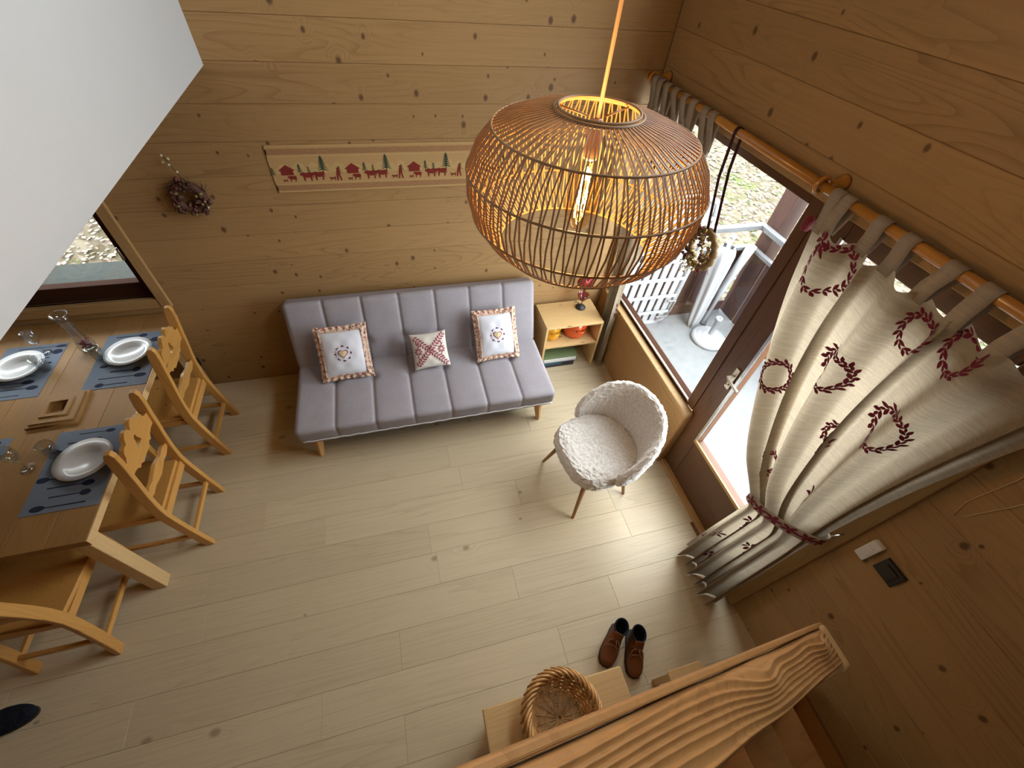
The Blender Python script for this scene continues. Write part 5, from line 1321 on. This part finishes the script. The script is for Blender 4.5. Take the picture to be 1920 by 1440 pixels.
def boot(label, loc, rot):
    b = thing('boot', label, 'boot', loc, rot, 'pair of brown boots'); b.scale = (0.83, 0.98, 0.95)
    # local +x = toe, heel at x=0
    sec = [(0.278, 0.030, 0.004, 0.006, 1.57), (0.272, 0.032, 0.022, 0.016, 1.5), (0.250, 0.036, 0.038, 0.026, 1.45), (0.215, 0.040, 0.046, 0.032, 1.40), (0.175, 0.046, 0.047, 0.039, 1.30), (0.140, 0.053, 0.044, 0.048, 1.15),
           (0.108, 0.062, 0.040, 0.058, 0.95), (0.080, 0.075, 0.037, 0.066, 0.65), (0.062, 0.092, 0.035, 0.060, 0.35), (0.055, 0.112, 0.034, 0.053, 0.12), (0.052, 0.135, 0.035, 0.052, 0.0), (0.050, 0.150, 0.036, 0.053, 0.0)]
    def f(u, v):
        k = v * (len(sec) - 1); i = min(int(k), len(sec) - 2); t = k - i
        x, z, hw, hh, tl = [lerp(p, q, t) for p, q in zip(sec[i], sec[i + 1])]
        a = 2 * PI * u; c_, s_ = math.cos(a), math.sin(a)
        # section plane: lateral axis y, other axis tilted (tl=1.57 vertical, 0 horizontal)
        ox, oz = -math.cos(tl), -math.sin(tl)
        px, pz = x - ox * 0 + ox * hh * s_ * 1.0, z + oz * hh * s_
        return Vector((px, hw * c_, max(pz, 0.012)))
    MB().surf(28, 44, f, True).build('upper', MAT['suede_brown'], b, world=False)
    out = [(0.282 * 1.0, 0), (0.276, 0.025), (0.25, 0.042), (0.20, 0.049), (0.15, 0.046), (0.10, 0.040), (0.05, 0.038), (0.015, 0.033), (-0.004, 0.018), (-0.008, 0)]
    ol = out + [(x, -y) for x, y in out[::-1][1:-1]]
    MB().prism(ol, lambda a, q, t: (a, q, t), 0.0, 0.018).build('sole', MAT['boot_sole'], b, world=False, bevel=0.003)
    cobj = MB().lathe([(0.038, 0.135), (0.041, 0.150), (0.040, 0.158), (0.034, 0.158), (0.031, 0.140), (0.029, 0.09), (0, 0.06)], 28, closed_ends=False).build('collar', MAT['boot_lining'], b, world=False)
    cobj.location = (0.050, 0, 0); cobj.scale = (1.42, 1.0, 1.0)
    tg = MB().surf(6, 6, lambda u, v: (lerp(0.150, 0.098, v), (u - .5) * 0.05, lerp(0.099, 0.160, v) + 0.010 * (1 - (2 * u - 1) ** 2))).build('tongue', MAT['suede_brown'], b, world=False, solid=0.004)
    for k, (x, z) in enumerate(((0.165, 0.094), (0.145, 0.108), (0.125, 0.124))):
        MB().tube([(x, -0.026, z - 0.008), (x - 0.004, 0, z + 0.008), (x, 0.026, z - 0.008)], 0.0022, 5).build('lace', MAT['lace'], b, world=False)
    MB().tube([(0.125, 0.0, 0.134), (0.150, 0.030, 0.120), (0.185, 0.035, 0.085), (0.170, 0.018, 0.098), (0.128, 0.0, 0.134)], 0.002, 5).build('lace', MAT['lace'], b, world=False)
    MB().tube([(0.125, 0.0, 0.134), (0.145, -0.032, 0.118), (0.178, -0.040, 0.080), (0.165, -0.02, 0.098)], 0.002, 5).build('lace', MAT['lace'], b, world=False)
boot('brown laced ankle boot with dark lining, the one farther from the door wall', (-0.752, -2.385, 0.0), math.atan2(-0.129, -0.125))
boot('brown laced ankle boot with dark lining, the one closer to the door wall', (-0.683, -2.431, 0.0), math.atan2(-0.92, -0.39))
sl = thing('slipper', 'black fuzzy slipper lying on the pale floor', 'slipper', (-3.80, -2.062, 0), 0.10)
MB().surf(60, 30, lambda u, v: fluff(Vector((0.138 * math.cos(2 * PI * u) * math.sin(PI * v) ** 0.8, 0.056 * math.sin(2 * PI * u) * math.sin(PI * v) ** 0.8, 0.034 - 0.022 * math.cos(PI * v) + (0.012 if math.cos(2 * PI * u) > 0 else 0) * math.sin(PI * v) * math.cos(2 * PI * u) * (1 if v > .5 else 0))), (0, 0, 1), 0.006), True).build('upper', MAT['fuzz_black'], sl, world=False)
MB().prism([(0.134 * math.cos(2 * PI * i / 28), 0.052 * math.sin(2 * PI * i / 28)) for i in range(28)], lambda a, b, t: (a, b, t), 0.0, 0.012).build('sole', MAT['boot_sole'], sl, world=False)
fs = thing('footstool', 'low wooden footstool with rounded corners half hidden by the stair rail', 'footstool', (-0.6, -2.73, 0))
MB().prism(rnd_rect(0.195, 0.135, 0.022), lambda a, b, t: (-0.597 + a, -2.733 + b, t), 0.275, 0.30).build('top', MAT['bench_pine'], fs, bevel=0.003)
for x in (-0.66, -0.535):
    for y in (-2.775, -2.69): MB().bar((x, y, 0.275), (x, y, 0), 0.03, 0.03).build('leg', MAT['bench_pine'], fs)

# ================================================================== STAIR WITH ITS HEAVY RAIL
sc_ = thing('staircase', 'steep pine stair with a heavy ridged hand rail', 'staircase', (-0.4, -3.1, 0))
E0 = Vector((-0.690, -2.752, 1.416)); dirv = Vector((-0.67, -0.020, 0.53)).normalized(); upv = Vector((0.53, 0, 0.67)).normalized()
RLEN = 2.0
def rail_h(s, w):
    """height of the weathered top over the flat beam; s metres from the lower end, w across in -1..1"""
    k1 = math.exp(-(((s - 0.60) / 0.10) ** 2)) * math.exp(-((w - 0.25) / 0.7) ** 2); k2 = math.exp(-(((s - 0.12) / 0.07) ** 2)) * math.exp(-((w - 0.35) / 0.6) ** 2)
    ph = w * 4.0 + 1.5 * k1 + 1.2 * k2 + 0.5 * math.sin(s * 4.1 + w) + 0.9 * noise.noise((s * 2.5, w * 0.9, 1.7))
    r = (ph / 1.0) % 1.0
    ridge = (r ** 1.8) if r < 0.85 else (1 - r) / 0.15 * 0.75
    return 0.0085 * ridge * min(1, 1.1 - abs(w) * 0.3) + 0.018 * k1 + 0.014 * k2
def rail_fn(u, v):
    s = u * RLEN
    W, H = 0.046, 0.030
    prof_n = 40; a = v
    # unrolled section: far side up, over the top, near side down, underside
    if a < 0.12: w, h = 1.0, lerp(-1, 0.6, a / 0.12)
    elif a < 0.80: w, h = lerp(1, -1, (a - 0.12) / 0.68), 1.0
    elif a < 0.92: w, h = -1.0, lerp(0.6, -1, (a - 0.80) / 0.12)
    else: w, h = lerp(-1, 1, (a - 0.92) / 0.08), -1.0
    top = rail_h(s, w) if h == 1.0 else 0.0
    rnd = 0.012 * max(0.0, (abs(w) - 0.75) / 0.25) ** 2 if h == 1.0 else 0.0
    wid = W * (1 + 0.05 * noise.noise((s * 4, 0, 0)))
    return E0 + dirv * s + Vector((0, 1, 0)) * (w * wid) + upv * (h * H + top - rnd)
mb = MB().surf(420, 90, lambda u, v: rail_fn(u, v)); 
hr = mb.build('hand_rail', MAT['rail_pine'], sc_)
MB().bar(E0 + dirv * (-0.05) + Vector((0, 0.055, 0.0)) + upv * 0.010, E0 + dirv * RLEN + Vector((0, 0.055, 0)) + upv * 0.010, 0.012, 0.040, up=upv).build('edge_strip', MAT['rail_pine'], sc_, bevel=0.003)
MB().prism(rnd_rect(0.12, 0.085, 0.018), lambda a, b, t: tuple(E0 + Vector((0, a - 0.0, 0)) + upv * (b - 0.008) - dirv * (0.055 + t)), -0.055, 0.0).build('end_block', MAT['bench_pine'], sc_, bevel=0.006)
MB().box(E0.x - 0.035, E0.x + 0.035, -2.79, -2.72, 0.52, E0.z - 0.03).build('newel_post', MAT['rail_pine'], sc_, bevel=0.004)
for ys in (-2.842, -3.55):
    a = Vector((-0.10, ys, 0.20)); b = Vector((-2.15, ys, 0.20 + 2.05 * 0.79))
    MB().bar(a, b, 0.035, 0.22, up=(0.53, 0, 0.67)).build('stringer', MAT['rail_pine'], sc_, bevel=0.003)
for k in range(2, 9):
    z = 0.2 * k; x = -0.73 - (z - 0.8) / 0.79
    MB().box(x - 0.25, x, -3.53, -2.862, z - 0.032, z).build('tread', MAT['honey_pine_level' if False else 'rail_pine'], sc_, bevel=0.006)
MB().box(-0.30, -0.004, -3.55, -2.862, 0.0, 0.20).build('bottom_step', MAT['rail_pine'], sc_, bevel=0.006)
